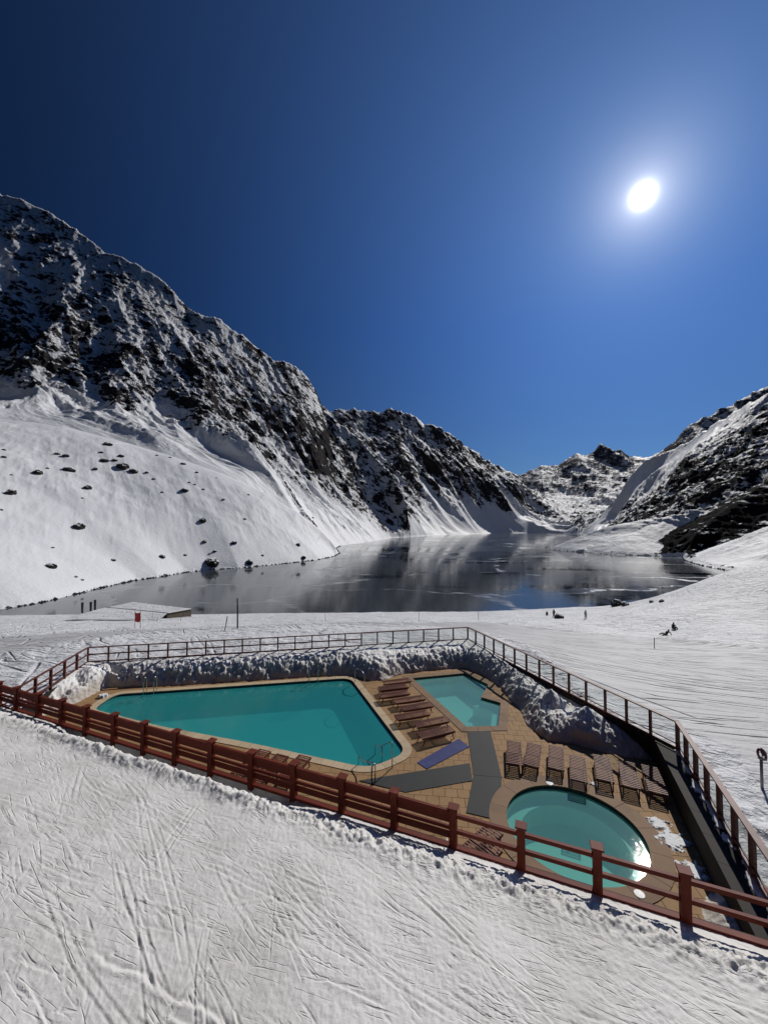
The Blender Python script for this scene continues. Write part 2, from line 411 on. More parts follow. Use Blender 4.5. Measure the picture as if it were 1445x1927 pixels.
def stone_mat(name, c0, c1, var=.25, sc_=6, rough=.75):
    s = NT(name); n = s.noise(sc_, 5, .6); n2 = s.noise(sc_*.15, 3, .6); r = s.rnd()
    c = s.mix(n, c0, c1)
    c = s.mix(s.math('MULTIPLY', r, var), c, tuple(x*.55 for x in c0)); c = s.mix(s.math('MULTIPLY', s.ramp(n2, .5, .7), .35), c, tuple(x*.5 for x in c0))
    return s.fin(c, rough, s.bump(n, .6, .006), .3)
M['paver'] = stone_mat('tan_paver', (.33, .19, .078), (.41, .25, .115), .28)
M['mortar'] = stone_mat('joint_sand', (.21, .125, .055), (.27, .165, .08), 0)
M['coping_light'] = stone_mat('pale_coping_stone', (.55, .42, .26), (.66, .52, .35), .30)
M['coping_dark'] = stone_mat('brown_coping_stone', (.24, .15, .085), (.30, .19, .11), .20)
M['shaded_boards'] = stone_mat('wall_boards', (.012, .009, .007), (.024, .017, .013), .1)  # dark boards, taken near-black so the colour carries wall and ledge shade
def wood_mat(name, c0, c1, rough=.55, grain=(2, 26, 26), spec=.4):
    s = NT(name); g = s.noise(1.0, 5, .6, stretch=grain, src=s.tc.outputs['Object']); r = s.rnd()
    n = s.noise(2.2, 4, .6)
    c = s.mix(g, c0, c1); c = s.mix(s.math('MULTIPLY', r, .35), c, tuple(x*.6 for x in c0))
    c = s.mix(s.math('MULTIPLY', s.ramp(n, .55, .7), .35), c, tuple(min(1, x*1.6+.02) for x in c1))
    return s.fin(c, rough, s.bump(g, .5, .004), spec)
M['wood_front'] = wood_mat('red_stained_wood', (.135, .020, .009), (.21, .036, .017), .6, spec=.2)
M['wood_fence'] = wood_mat('dark_brown_wood', (.095, .022, .014), (.165, .045, .030))
M['wood_lounger'] = wood_mat('lounger_hardwood', (.135, .040, .024), (.24, .085, .052), .58, (26, 2, 26), .28)
M['steel'] = NT('brushed_steel').fin((.55, .56, .58), .25, None, .5, Metallic=1.0)
M['pole'] = NT('grey_pole').fin((.22, .22, .25), .5)
M['dark'] = NT('dark_paint').fin((.012, .012, .014), .6)
M['darkred'] = NT('dark_red_rubber').fin((.16, .008, .03), .5)
M['white'] = NT('white_plastic').fin((.75, .75, .72), .5)
s = NT('rubber_matting'); n = s.noise(14, 4, .6); n2 = s.noise(1.4, 4, .6)
M['rubber'] = s.fin(s.mix(n2, (.021, .022, .022), (.040, .043, .041)), .7, s.bump(n, .6, .006), .3)
s = NT('blue_matting'); n2 = s.noise(2.5, 4, .6); n = s.noise(30, 2, .5)
M['blue'] = s.fin(s.mix(s.ramp(n2, .52, .68), (.022, .032, .15), (.045, .055, .19)), .7, s.bump(n, .6, .006), .3)
s = NT('glass_panel'); s.N.remove(s.b)
tr = s.N.new('ShaderNodeBsdfTransparent'); tr.inputs[0].default_value = (.95, .965, .96, 1)
gl = s.N.new('ShaderNodeBsdfGlossy'); gl.inputs['Roughness'].default_value = .05
df = s.N.new('ShaderNodeBsdfDiffuse'); df.inputs[0].default_value = (.75, .78, .77, 1)
fr = fresnel_both(s, 1.45)
mx = s.N.new('ShaderNodeMixShader'); s.L.new(s.math('MULTIPLY', fr.outputs[0], .35), mx.inputs[0]); s.L.new(tr.outputs[0], mx.inputs[1]); s.L.new(gl.outputs[0], mx.inputs[2])
mx2 = s.N.new('ShaderNodeMixShader'); mx2.inputs[0].default_value = .05; s.L.new(mx.outputs[0], mx2.inputs[1]); s.L.new(df.outputs[0], mx2.inputs[2])
s.L.new(mx2.outputs[0], s.o.inputs[0]); M['glass'] = s.m
M['flag'] = NT('red_banner').fin((.42, .035, .045), .7)
M['bamboo'] = NT('slalom_pole').fin((.35, .12, .08), .5)
s = NT('old_stone_wall'); n = s.noise(1.6, 5, .6)
M['hutwall'] = s.fin(s.mix(n, (.035, .028, .02), (.13, .10, .065)), .85, s.bump(n, 1, .15))

# ================================================================== TERRAIN (mountains round the lake)
ZL = -24.0
_sh = [(-260, 1172), (0, 1147), (50, 1139), (100, 1129), (160, 1114), (200, 1104), (260, 1091), (300, 1086), (350, 1077), (400, 1072), (450, 1069), (500, 1064), (550, 1059),
       (600, 1053), (628, 1047), (638, 1041), (632, 1032), (640, 1027), (700, 1019), (735, 1012), (760, 1011), (800, 1008), (840, 1006), (880, 1005), (930, 1003.5), (1000, 1003), (1060, 1003.5), (1090, 1004.5),
       (1122, 1010), (1118, 1015), (1150, 1026), (1185, 1029), (1215, 1030), (1180, 1031.5), (1100, 1031), (1032, 1034), (1090, 1039), (1160, 1044), (1285, 1049), (1290, 1055), (1320, 1064),
       (1365, 1073), (1410, 1078), (1600, 1110)]
LAKE = [tuple(P(u, v, ZL)[:2]) for u, v in _sh]
LAKE += [(330, 60), (200, 40), (-260, 60)]
def ridge(pts, zoff=0):
    q = [PD(u, v, d) for u, v, d in pts]; return [(a.x, a.y) for a in q], [a.z+zoff for a in q]
RA = ridge([(-900, -100, 1000), (-420, 110, 1150), (-200, 240, 1230), (0, 368, 1280), (45, 380, 1270), (100, 408, 1255), (160, 448, 1235), (200, 478, 1215), (255, 500, 1195), (300, 528, 1180), (335, 560, 1170), (370, 596, 1165),
            (410, 603, 1170), (440, 625, 1180), (480, 655, 1200), (515, 683, 1220), (548, 686, 1260), (575, 708, 1290), (592, 735, 1310), (606, 775, 1330), (680, 830, 1330), (740, 900, 1290), (770, 965, 1210), (795, 988, 1185), (820, 1001, 1165)])
RB = ridge([(560, 760, 1700), (625, 776, 1850), (655, 772, 1900), (668, 776, 1920), (700, 781, 1960), (735, 774, 2000), (770, 783, 2050), (800, 800, 2080), (830, 812, 2120), (860, 830, 2180), (890, 852, 2240),
            (925, 874, 2300), (950, 889, 2350), (975, 899, 2400), (1000, 930, 2350), (1030, 960, 2250), (1052, 980, 2150), (1078, 995, 2050)])
RC = ridge([(880, 905, 4300), (940, 900, 4200), (980, 897, 4100), (1018, 876, 4050), (1030, 881, 4020), (1052, 876, 4000), (1085, 853, 3950), (1100, 860, 3950), (1112, 856, 3950), (1130, 836, 3950), (1150, 860, 3950), (1166, 843, 3950),
            (1185, 864, 3900), (1215, 862, 3800), (1250, 848, 3700), (1300, 800, 3600), (1500, 700, 3500)])
RD = ridge([(1150, 960, 1500), (1180, 905, 1500), (1215, 868, 1450), (1262, 850, 1400), (1300, 832, 1300), (1350, 797, 1200), (1400, 768, 1100), (1445, 742, 1030), (1560, 680, 950), (1800, 560, 850), (2300, 300, 700)])
RE = ridge([(1292, 1040, 415), (1312, 1005, 425), (1345, 975, 440), (1395, 940, 455), (1445, 905, 470), (1560, 850, 480), (1800, 760, 480)])
RF = ridge([(-900, 720, 330), (-300, 775, 380), (0, 792, 425), (80, 800, 430), (150, 812, 440), (250, 838, 450), (330, 862, 452), (420, 893, 455), (500, 930, 457), (560, 965, 460), (605, 1000, 462), (630, 1028, 460)])

HILLP = [RF[0][i] for i in range(len(RF[0]))]
FOOT = LAKE[0:17]+HILLP[::-1]
OUTC = [tuple(PD(u, v, d)[:2]) for u, v, d in ((455, 842, 860), (490, 880, 760), (540, 930, 640), (590, 982, 560))]
def terrain(x, y):
    """returns z, rock, component index"""
    dl = seg_dist(x, y, LAKE, True); ins = inside(x, y, LAKE); dl = np.where(ins, -dl, dl); dlp = np.maximum(dl, 0)
    wx = x+40*fbm(x/260, y/260, 3, 5); wy = y+40*fbm(x/260, y/260, 3, 9)
    def crag(u, q, sd, k=1.0): return .55*ridged(u/(40*k), q/(190*k), 4, sd)+.45*ridged((x+.3*y)/(30*k), (y-.3*x)/(30*k), 4, sd+7)-.15
    fn = fbm(x/22, y/22, 4, 61)+.8*(ridged((x+.4*y)/15, (y-.4*x)/24, 3, 66)-.2)
    Z = []; K = []
    # ---- A: left mountain
    dr, zr = seg_dist(x, y, RA[0], vals=RA[1]); zr = zr+(ridge_z(x, y, RA[0], RA[1], 40)-zr)*sstep(15, 170, dr)
    dfo = np.where(inside(x, y, FOOT), 0, seg_dist(x, y, FOOT, True)); dA = np.minimum(dlp, dfo)
    t = dr/(dr+dA+1e-6)
    dc, zcr = seg_dist(x, y, RF[0], vals=RF[1]); zcr = zcr+(ridge_z(x, y, RF[0], RF[1], 25)-zcr)*sstep(6, 60, dc); zF = zcr; inF = inside(x, y, FOOT)
    bA = (zcr-ZL)*.92*np.exp(-(dc/260)**2)*np.where(inF, sstep(25, 0, dc), 1)*sstep(0, 130, dlp)
    u = (wx*.671+wy*.741); q = (-wx*.741+wy*.671)
    sp = ridged(u/165, q/620, 3, 11, .5); sp2 = ridged((u+.35*q)/62, q/240, 4, 15, .6)
    env = np.clip(t*(1-t)*4, 0, 1)
    za = bA+(zr-ZL-bA)*((1-t)**1.12)
    za = za + env*(46*sp + 17*sp2)*sstep(0, 160, dr)
    rockA = sstep(1.0, .66-.0,  t+.24*sp2-.30*sp+.10*fn) * (.74+.15*np.exp(-((t-.55)/.22)**2))
    # rock ribs running down to the water below the buttress
    rib = np.exp(-((u-seg_u)/70.0)**2)
    rockA = np.maximum(rockA, rib*.9*sstep(1, .9, t))
    oc = seg_dist(x+12*fbm(x/30, y/30, 3, 78), y+12*fbm(x/30, y/30, 3, 79), OUTC)      # a broken rib standing out of the apron
    ocm = sstep(24, 10, oc); rockA = np.maximum(rockA, .97*ocm*sstep(-.25, .15, fbm(x/16, y/16, 3, 77)+.12)); za = za+ocm*6
    cr = crag(u, q, 40); za = za + rockA*(15*cr+6*fn)*np.clip(env*3+.25, 0, 1)
    za = za + 13*ridged(u/60, q/200, 3, 71)*np.exp(-dr/80)
    za = za + .8*(1-rockA)*ridged(u/9, q/160, 2, 75)*env
    Z.append(za); K.append(rockA*(1+.55*(cr-.10)+.22*(sp2-.1)))
    # ---- B
    dr, zr = seg_dist(x, y, RB[0], vals=RB[1]); zr = zr+(ridge_z(x, y, RB[0], RB[1], 45)-zr)*sstep(20, 240, dr); t = dr/(dr+dlp+1e-6)
    u = wx*.55+wy*.83; q = -wx*.83+wy*.55
    sp = ridged(u/210, q/800, 3, 111, .5); sp2 = ridged((u+.4*q)/80, q/330, 4, 115, .6); env = np.clip(t*(1-t)*4, 0, 1)
    zb = (zr-ZL)*((1-t)**1.25)+env*(60*sp+22*sp2)*sstep(0, 200, dr)
    rk = sstep(.88, .48, t+.30*sp2-.42*sp)*.85
    cr = crag(u, q, 140, 1.5); zb = zb+rk*(24*cr+9*fn)*np.clip(env*3+.4, 0, 1)
    zb = zb + 22*ridged(u/75, q/240, 3, 171)*np.exp(-dr/110)
    Z.append(zb); K.append(rk*(1+.5*(cr-.10)+.2*(sp-.1)))
    # ---- C far peaks
    dr, zr = seg_dist(x, y, RC[0], vals=RC[1]); t = dr/(dr+dlp+1e-6)
    sp = ridged((wx+.3*wy)/330, wy/1300, 5, 211, .5); env = np.clip(t*(1-t)*4, 0, 1)
    zc = (zr-ZL)*((1-t)**1.7)+env*75*sp*sstep(0, 300, dr)*sstep(1.0, .75, t)
    rk = sstep(.66, .30, t-.22*sp)*.90
    cr = crag(x, y, 240, 3.6); zc = zc+rk*(45*cr)*sstep(0, 220, dr)
    zc = zc + 34*ridged(x/150, y/900, 3, 271)*np.exp(-dr/160)
    Z.append(zc); K.append(rk*(1+.5*(cr-.10)+.2*(sp-.1)))
    # ---- D right mountain
    dr, zr = seg_dist(x, y, RD[0], vals=RD[1]); t = dr/(dr+dlp+1e-6)
    u = wx*-.45+wy*.89; q = wx*.89+wy*.45
    sp = ridged(u/190, q/640, 3, 311, .5); sp2 = ridged((u-.3*q)/66, q/260, 4, 315, .6); env = np.clip(t*(1-t)*4, 0, 1)
    zd = (zr-ZL)*((1-t)**1.15)+env*(38*sp+15*sp2)*sstep(0, 160, dr)
    # band of rock between two open snow chutes
    az = np.degrees(np.arctan2(x, y))
    m = sstep(-.1, .25, fbm(x/260, y/260, 3, 330)+.35*sp+.25)
    rk = np.clip(.40+.58*m, 0, 1)*sstep(1.0, .92, t)
    dE = seg_dist(x, y, RE[0]); pa = PD(1100, 1006, 1450); pb = PD(1190, 960, 1400)
    dAp = seg_dist(x, y, [(pa.x, pa.y), (pb.x, pb.y)]); pt = PD(1310, 850, 1230); dTp = np.hypot(x-pt.x, y-pt.y)
    snowy = np.maximum(np.maximum(np.exp(-(dE/105)**4), np.exp(-(dAp/180)**2)), np.exp(-(dTp/180)**2))
    rk = np.clip(rk+.12, 0, 1)
    chute = np.exp(-(((az-(40.4-.010*(np.hypot(x, y)-650)*.12))/1.5)**2))
    rk = rk*(1-.75*sstep(.3, .9, fbm(x/180, y/400, 2, 350)+.55*(1-m)))
    rk = rk*(1-.95*snowy)
    cr = crag(u, q, 340); zd = zd+rk*(13*cr+5*fn)*np.clip(env*3+.25, 0, 1)
    zd = zd + 10*ridged(u/45, q/200, 3, 371)*np.exp(-dr/70)
    Z.append(zd); K.append(rk*(1+.5*(cr-.10)+.2*(sp-.1)))
    # ---- E dark rocky knoll on the right shore
    dr, zr = seg_dist(x, y, RE[0], vals=RE[1]); t = dr/(dr+dlp+1e-6)
    ze = (zr-ZL)*((1-t)**.95); env = np.clip(t*(1-t)*4, 0, 1)
    ze = ze+(4.5*crag(x*.5+y*.87, y*.5-x*.87, 420, .45)+2*fn)*np.clip(env*2+.15, 0, 1)
    ze = np.where(dr > 1, ze, ze)*sstep(170, 70, np.where(y > 430, dr, 0))
    Z.append(ze); K.append(np.full_like(x, .93)*sstep(0, 5, dl))
    # ---- F smooth snow hill on the left shore
    dr = seg_dist(x, y, RF[0]); zr = zF; t = dr/(dr+dlp+1e-6)
    zf = (zr-ZL)*(1-t**1.55)
    env = np.clip(t*(1-t)*4, 0, 1)
    zf = zf+env*(3.0*fbm(x/45, y/45, 3, 511)+0.6*ridged((x+.8*y)/16, (y-.8*x)/70, 3, 520)+.35*fbm(x/7, y/7, 3, 530))
    zf = zf*sstep(260, 60, np.where(ins_back(x, y), dr, 0))
    Z.append(zf); K.append(np.zeros_like(x))
    Z = np.stack(Z); K = np.stack(K); i = Z.argmax(0)
    zt = np.take_along_axis(Z, i[None], 0)[0]; rk = np.take_along_axis(K, i[None], 0)[0]
    zt = ZL+zt+.9*sstep(0, 5, dl)*(dl > 0)
    zt = np.where(dl < 0, ZL-np.minimum(-dl*.4, 8)-.05, np.maximum(zt, ZL+.02))
    return zt, rk, i, dl
_ru = PD(735, 1000, 1085); seg_u = _ru.x*.671+_ru.y*.741
def ins_back(x, y):       # behind the crest of the snow hill
    r = np.hypot(x, y); return r > 470*np.hypot(1, x/np.maximum(y, 1))*.98

def polar(az0, az1, na, r0, r1, nr, rr=None):
    az = np.radians(np.linspace(az0, az1, na)); r = r0*(r1/r0)**np.linspace(0, 1, nr) if rr is None else rr
    A, Rr = np.meshgrid(az, r, indexing='ij'); return (Rr*np.sin(A)).ravel(), (Rr*np.cos(A)).ravel()
RR = np.concatenate([np.geomspace(118, 380, 130, False), np.geomspace(380, 2500, 560, False), np.geomspace(2500, 7000, 110)])
NA, NR = 1120, len(RR)
tx, ty = polar(-56, 55, NA, 0, 0, NR, RR)
tz, trk, tci, tdl = terrain(tx, ty)
F = grid_faces(NA, NR)
mid = tci[F[:, 0]]; dl_f = tdl[F].max(1)
near = (ty[F[:, 0]] < 300) & (tx[F[:, 0]] > -60) & (tx[F[:, 0]] < 215)
V = np.stack([tx, ty, tz], 1)
names = [('mountain', 'mountain', 'steep rocky left mountain with snow filled gullies'), ('mountain', 'mountain', 'second rocky ridge behind the left mountain with snow chutes'),
         ('mountain', 'peaks', 'distant sharp snowy peaks at the head of the valley'), ('mountain', 'mountain_right', 'snow streaked rocky mountain on the right shore'),
         ('rocky_hill', 'knoll', 'dark rocky knoll at the right edge of the lake'), ('snow_hill', 'hill', 'smooth white snow hill rising from the left lake shore')]
for k, (nm, mt, lb) in enumerate(names):
    f = F[(mid == k) & (dl_f > -6) & ~near]
    if not len(f): continue
    v2, f2, at = compact(V, f, {'rock': trk})
    o = mesh_np(nm, v2, f2, M[mt], True, at); tag(o, lb, kind='structure')
def hit(u, v, r0=130, r1=1500):
    r = ray(u, v); ts = np.linspace(r0, r1, 2500); X = r.x*ts; Y = r.y*ts; Zr = H+r.z*ts
    zt = terrain(X, Y)[0]; k = np.argmax(zt > Zr); return Vector((X[k], Y[k], zt[k]))

# lake surface
o = MB().add([(-900, 60, ZL), (1100, 60, ZL), (1400, 2300, ZL), (-900, 2300, ZL)], [(0, 1, 2, 3)]).build('lake', M['lake'])
tag(o, 'half frozen dark mountain lake between the slopes', kind='structure')

# ================================================================== POOL YARD LAYOUT
TOP = 2.1; BASE = 1.0
FA = Vector((P(1287.7, 1637, TOP)[:])); FB = Vector((P(-10, 1281, TOP)[:]))     # front fence line at top of the posts
fdir = (FB-FA); fdir.z = 0; fdir.normalize()
def front(s_): return FA+fdir*s_
fnorm = Vector((fdir.y, -fdir.x, 0))
if fnorm.y > 0: fnorm = -fnorm                # towards the camera
C0 = P(40, 1290, TOP); C1 = P(166, 1218, TOP); C2 = P(880, 1180, TOP); C3 = P(1274, 1357, TOP)
C4 = P(1447, 1612, TOP); d34 = (C4-C3).normalized()
# extend to the front line
def isect(p, d, q, e):
    den = d.x*e.y-d.y*e.x; t = ((q.x-p.x)*e.y-(q.y-p.y)*e.x)/den; return p+d*t
C5 = isect(C3, d34, FA, fdir); C0 = isect(C1, (C0-C1).normalized(), FA, fdir)
YARD = [tuple(c[:2]) for c in (C0, C1, C2, C3, C5)]

def roundpoly(pts, r, seg=6):
    out_ = []; n = len(pts)
    for i in range(n):
        p = Vector(pts[i][:2]); a = Vector(pts[i-1][:2]); b = Vector(pts[(i+1) % n][:2])
        d1 = (a-p); d2 = (b-p); rr = min(r, d1.length*.45, d2.length*.45)
        p1 = p+d1.normalized()*rr; p2 = p+d2.normalized()*rr
        for k in range(seg+1):
            t = k/seg; out_.append(tuple(p1*(1-t)**2+p*2*t*(1-t)+p2*t*t))
    return out_
def area(p): return sum(p[i][0]*p[(i+1) % len(p)][1]-p[(i+1) % len(p)][0]*p[i][1] for i in range(len(p)))/2
def offset(poly, d):
    """positive d grows the polygon (poly counter-clockwise)"""
    n = len(poly); res = []
    for i in range(n):
        p0 = Vector(poly[i-1]); p1 = Vector(poly[i]); p2 = Vector(poly[(i+1) % n])
        e1 = (p1-p0).normalized(); e2 = (p2-p1).normalized()
        n1 = Vector((e1.y, -e1.x)); n2 = Vector((e2.y, -e2.x)); m = (n1+n2)
        m = m/max(.35, m.length_squared/2) if m.length > 1e-6 else n1
        res.append(tuple(p1+m*d))
    return res
def ccw(p): return p if area(p) > 0 else p[::-1]
WZ = -0.10
MAIN = ccw(roundpoly([P(205, 1317, WZ), P(226, 1309.5, WZ), P(660, 1279, WZ), P(768, 1422, WZ), P(694, 1453, WZ), P(470, 1404, WZ), P(300, 1372, WZ), P(172, 1339, WZ)], .75))
SMALL = ccw([tuple(P(*q, WZ)[:2]) for q in ((774.4, 1279.5), (874.7, 1270), (919.7, 1292), (906.6, 1316), (943, 1326.5), (938.8, 1371.5), (877, 1373))])
TC = Vector((6.22, 12.72)); TR = 2.2
# fit the tub to its outline in plan
_tp = [P(943.4, 1537, WZ), P(1043.8, 1483, WZ), P(1230.6, 1623, WZ), P(1168, 1676, WZ), P(980, 1503, WZ), P(1140, 1515, WZ)]
A_ = np.array([[2*p.x, 2*p.y, 1] for p in _tp]); b_ = np.array([p.x**2+p.y**2 for p in _tp]); sol = np.linalg.lstsq(A_, b_, rcond=None)[0]
TC = Vector((sol[0], sol[1])); TR = math.sqrt(sol[2]+sol[0]**2+sol[1]**2)
print('TUB', TC, TR)
ROUND = [(TC.x+TR*math.cos(2*math.pi*i/64), TC.y+TR*math.sin(2*math.pi*i/64)) for i in range(64)]

def fill(name, loops, z_, mat):
    bm = bmesh.new(); es = []
    for lp in loops:
        vs_ = [bm.verts.new((p[0], p[1], z_)) for p in lp]
        es += [bm.edges.new((vs_[i], vs_[(i+1) % len(vs_)])) for i in range(len(vs_))]
    bmesh.ops.triangle_fill(bm, edges=es, use_beauty=True, use_dissolve=False)
    bm.normal_update()
    for f in bm.faces:
        if f.normal.z < 0: f.normal_flip()
    me = bpy.data.meshes.new(name); bm.to_mesh(me); bm.free(); me.materials.append(mat)
    o = bpy.data.objects.new(name, me); col.objects.link(o); return o
def child(o, parent):
    o.parent = parent
    for v_ in o.data.vertices: v_.co -= Vector(parent.location)
    return o

# deck: mortar bed + pavers
dk = fill('pool_deck', [offset(ccw(YARD), .1), MAIN, SMALL, ROUND], -.03, M['mortar'])
tag(dk, 'tan paved deck around the pools', kind='structure')
TS = .46; GAP = .014; rot = R(-6); ca, sa = math.cos(rot), math.sin(rot)
cells = []
cx0, cy0 = 3.0, 15.0
cl = [offset(MAIN, .20), offset(SMALL, .20), offset(ROUND, .25)]
SUB = 5
def wpt(a, b): return (cx0+a*ca-b*sa, cy0+a*sa+b*ca)
for j in range(-26, 32):
    for i in range(-50, 30):
        a0 = i*TS+(TS/2 if j % 2 else 0); b0 = j*TS
        c_ = wpt(a0+TS/2, b0+TS/2)
        if not inside(np.array([c_[0]]), np.array([c_[1]]), YARD)[0]: continue
        cells.append((a0, b0, c_))
sub = []
for a0, b0, c_ in cells:
    g = [(a0+(k+.5)*TS/SUB, b0+(l+.5)*TS/SUB) for k in range(SUB) for l in range(SUB)]
    sub.append([wpt(*q) for q in g])
sub = np.array(sub); bad = np.zeros(sub.shape[:2], bool)
for c_ in cl: bad |= inside(sub[..., 0], sub[..., 1], c_)
pav = []
for n_, (a0, b0, c_) in enumerate(cells):
    nb = bad[n_].sum()
    if nb == SUB*SUB: continue
    pav.append((a0, b0, c_, bad[n_]))
def vis(c_):
    # seen over the front fence from where the photograph was taken?
    y = c_[1]; u = CU+FPX*c_[0]/y
    return math.hypot(c_[0]-0, y) + (0 if abs(c_[0]/y) < 1 else 100)
def hidden(c_):   # line of sight crosses the front wall below its top
    d = Vector((c_[0], c_[1], -H)); o_ = Vector((0, 0, H)); q = isect(Vector((0, 0, 0)), Vector((c_[0], c_[1], 0)), FA, fdir)
    t = q.y/c_[1]; return H-H*t < 1.75
pav.sort(key=lambda q: (hidden(q[2]), vis(q[2])))
rng = random.Random(3)
def paver_mb(mb, a0, b0, bd):
    dz = rng.uniform(-.004, .003); g = GAP/2
    if not bd.any():
        pts = [wpt(a0+g, b0+g), wpt(a0+TS-g, b0+g), wpt(a0+TS-g, b0+TS-g), wpt(a0+g, b0+TS-g)]
        mb.prism(pts, -.028, dz)
    else:
        for k in range(SUB):
            l = 0
            while l < SUB:
                if bd[k*SUB+l]: l += 1; continue
                l2 = l
                while l2 < SUB and not bd[k*SUB+l2]: l2 += 1
                x0 = a0+k*TS/SUB+(g if k == 0 else 0); x1 = a0+(k+1)*TS/SUB-(g if k == SUB-1 else 0)
                y0 = b0+l*TS/SUB+(g if l == 0 else 0); y1 = b0+l2*TS/SUB-(g if l2 == SUB else 0)
                mb.prism([wpt(x0, y0), wpt(x1, y0), wpt(x1, y1), wpt(x0, y1)], -.028, dz); l = l2
rest = MB()
for n_, (a0, b0, c_, bd) in enumerate(pav):
    if n_ < 300:
        mb = MB(); paver_mb(mb, a0, b0, bd); mb.build('paver', M['paver'], dk)
    else: paver_mb(rest, a0, b0, bd)
o = rest.build('paver_field', M['paver'], dk); o['kind'] = 'stuff'
print('pavers', len(pav))

# ---- pools
def pool(name, poly, label, cat, water, basin, coping, cw, depth, slen, benches=()):
    c_ = Vector((sum(p[0] for p in poly)/len(poly), sum(p[1] for p in poly)/len(poly), 0))
    t = thing(name, c_, label, cat)
    mb = MB(); n = len(poly)
    mb.add([(p[0], p[1], -.031) for p in poly]+[(p[0], p[1], -depth) for p in poly], [((i+1) % n, i, n+i, n+(i+1) % n) for i in range(n)])
    mb.build('pool_wall', basin, t)
    child(fill('pool_floor', [poly], -depth, basin), t)
    for bp, bz in benches:
        b = MB(); b.prism(bp, -depth+.002, bz); b.build('underwater_step', basin, t)
    child(fill('water', [offset(poly, -.002)], WZ, water), t)
    ip = offset(poly, -.035); op = offset(poly, cw)
    L_ = [0]
    for i in range(n): L_.append(L_[-1]+(Vector(poly[(i+1) % n])-Vector(poly[i])).length)
    ns = max(4, round(L_[-1]/slen))
    def at(s_, q):
        s_ %= L_[-1]
        for i in range(n):
            if s_ <= L_[i+1]+1e-9:
                f = (s_-L_[i])/max(1e-9, L_[i+1]-L_[i]); return tuple(Vector(q[i]).lerp(Vector(q[(i+1) % n]), f))
    for k in range(ns):
        s0 = L_[-1]*k/ns+.006; s1 = L_[-1]*(k+1)/ns-.006
        mids = [x for x in L_[:-1] if s0 < x < s1]; ss = [s0]+mids+[s1]
        inn = [at(x, ip) for x in ss]; outp = [at(x, op) for x in ss]
        dz = rng.uniform(-.003, .003); z1 = .022+dz; z0 = -.03
        m_ = len(ss); mb = MB(); vs_ = []
        for q in (inn, outp):
            vs_ += [(p[0], p[1], z0) for p in q]+[(p[0], p[1], z1) for p in q]
        fs = []
        for i in range(m_-1):
            fs += [(m_+i, m_+i+1, i+1, i)[::-1], (2*m_+i, 2*m_+i+1, 3*m_+i+1, 3*m_+i), (m_+i, 3*m_+i, 3*m_+i+1, m_+i+1)]
        fs += [(0, m_, 3*m_, 2*m_)[::-1], (m_-1, 2*m_-1, 4*m_-1, 3*m_-1)]
        mb.add(vs_, fs); mb.build('coping_stone', coping, t)
    return t
# steps in the near right corner of the main pool
cN = P(742, 1443, 0); e1 = (P(768, 1422, 0)-P(694, 1453, 0)).normalized(); e1.z = 0; e2 = Vector((-e1.y, e1.x, 0))
if e2.y < 0: e2 = -e2
steps = []
mcx = Vector((sum(p[0] for p in MAIN)/len(MAIN), sum(p[1] for p in MAIN)/len(MAIN)))
def rectp(c_, a, b, la, lb): return [tuple((c_+a*la*sx+b*lb*sy)[:2]) for sx, sy in ((-1, -1), (1, -1), (1, 1), (-1, 1))]
inw = Vector((mcx.x-cN.x, mcx.y-cN.y, 0)).normalized()
inw = e2 if e2.dot(inw) > 0 else -e2
mid_step = (P(768, 1422, 0)+P(694, 1453, 0))/2
for k in range(4):
    steps.append((rectp(mid_step+inw*(.33+.30*k), e1, inw, .75, .15), -.26-.22*k))
mp_ = pool('swimming_pool', MAIN, 'large turquoise swimming pool with pale stone coping', 'swimming pool', M['water_main'], M['basin_main'], M['coping_light'], .36, 1.25, .52, steps)
sb = []
sm_in = offset(SMALL, -.45)
for i in (1, 2, 4, 5):         # benches along the back, right of the notch and right side
    a, b = SMALL[i], SMALL[(i+1) % 7]; a2, b2 = sm_in[i], sm_in[(i+1) % 7]
    sb.append(([a, b, b2, a2], -.42-.002*i))
pool('hot_pool', SMALL, 'small angular pale green hot pool beside the loungers', 'hot pool', M['water_small'], M['basin_small'], M['coping_dark'], .42, 1.0, .6,
     sb)
def arc_band(r0, r1, a0, a1, n=40):
    p = [(TC.x+r1*math.cos(a0+(a1-a0)*i/n), TC.y+r1*math.sin(a0+(a1-a0)*i/n)) for i in range(n+1)]
    return p+[(TC.x+r0*math.cos(a0+(a1-a0)*i/n), TC.y+r0*math.sin(a0+(a1-a0)*i/n)) for i in range(n, -1, -1)]
tb = pool('hot_tub', ROUND, 'round sunken hot tub glinting in the sun', 'hot tub', M['water_tub'], M['basin_tub'], M['coping_dark'], .55, 1.1, .95)
def ring_bench(r0, r1, z1, z0):
    n = 48; mb = MB(); vs_ = []
    for r_, z_ in ((r1, z1), (r0, z1), (r0, z0)):
        vs_ += [(TC.x+r_*math.cos(2*math.pi*i/n), TC.y+r_*math.sin(2*math.pi*i/n), z_) for i in range(n)]
    fs = [(k*n+i, k*n+(i+1) % n, (k+1)*n+(i+1) % n, (k+1)*n+i)[::-1] for k in range(2) for i in range(n)]
    return mb.add(vs_, fs)
ring_bench(TR-.48, TR, -.42, -1.1).build('underwater_step', M['basin_tub'], tb)
dr_ = P(1076, 1597, -1.09); m_ = LMB()
g = MB(); g.box((dr_.x, dr_.y, -1.07), (.42, .2, .06)); g.build('floor_grate', M['white'], tb)
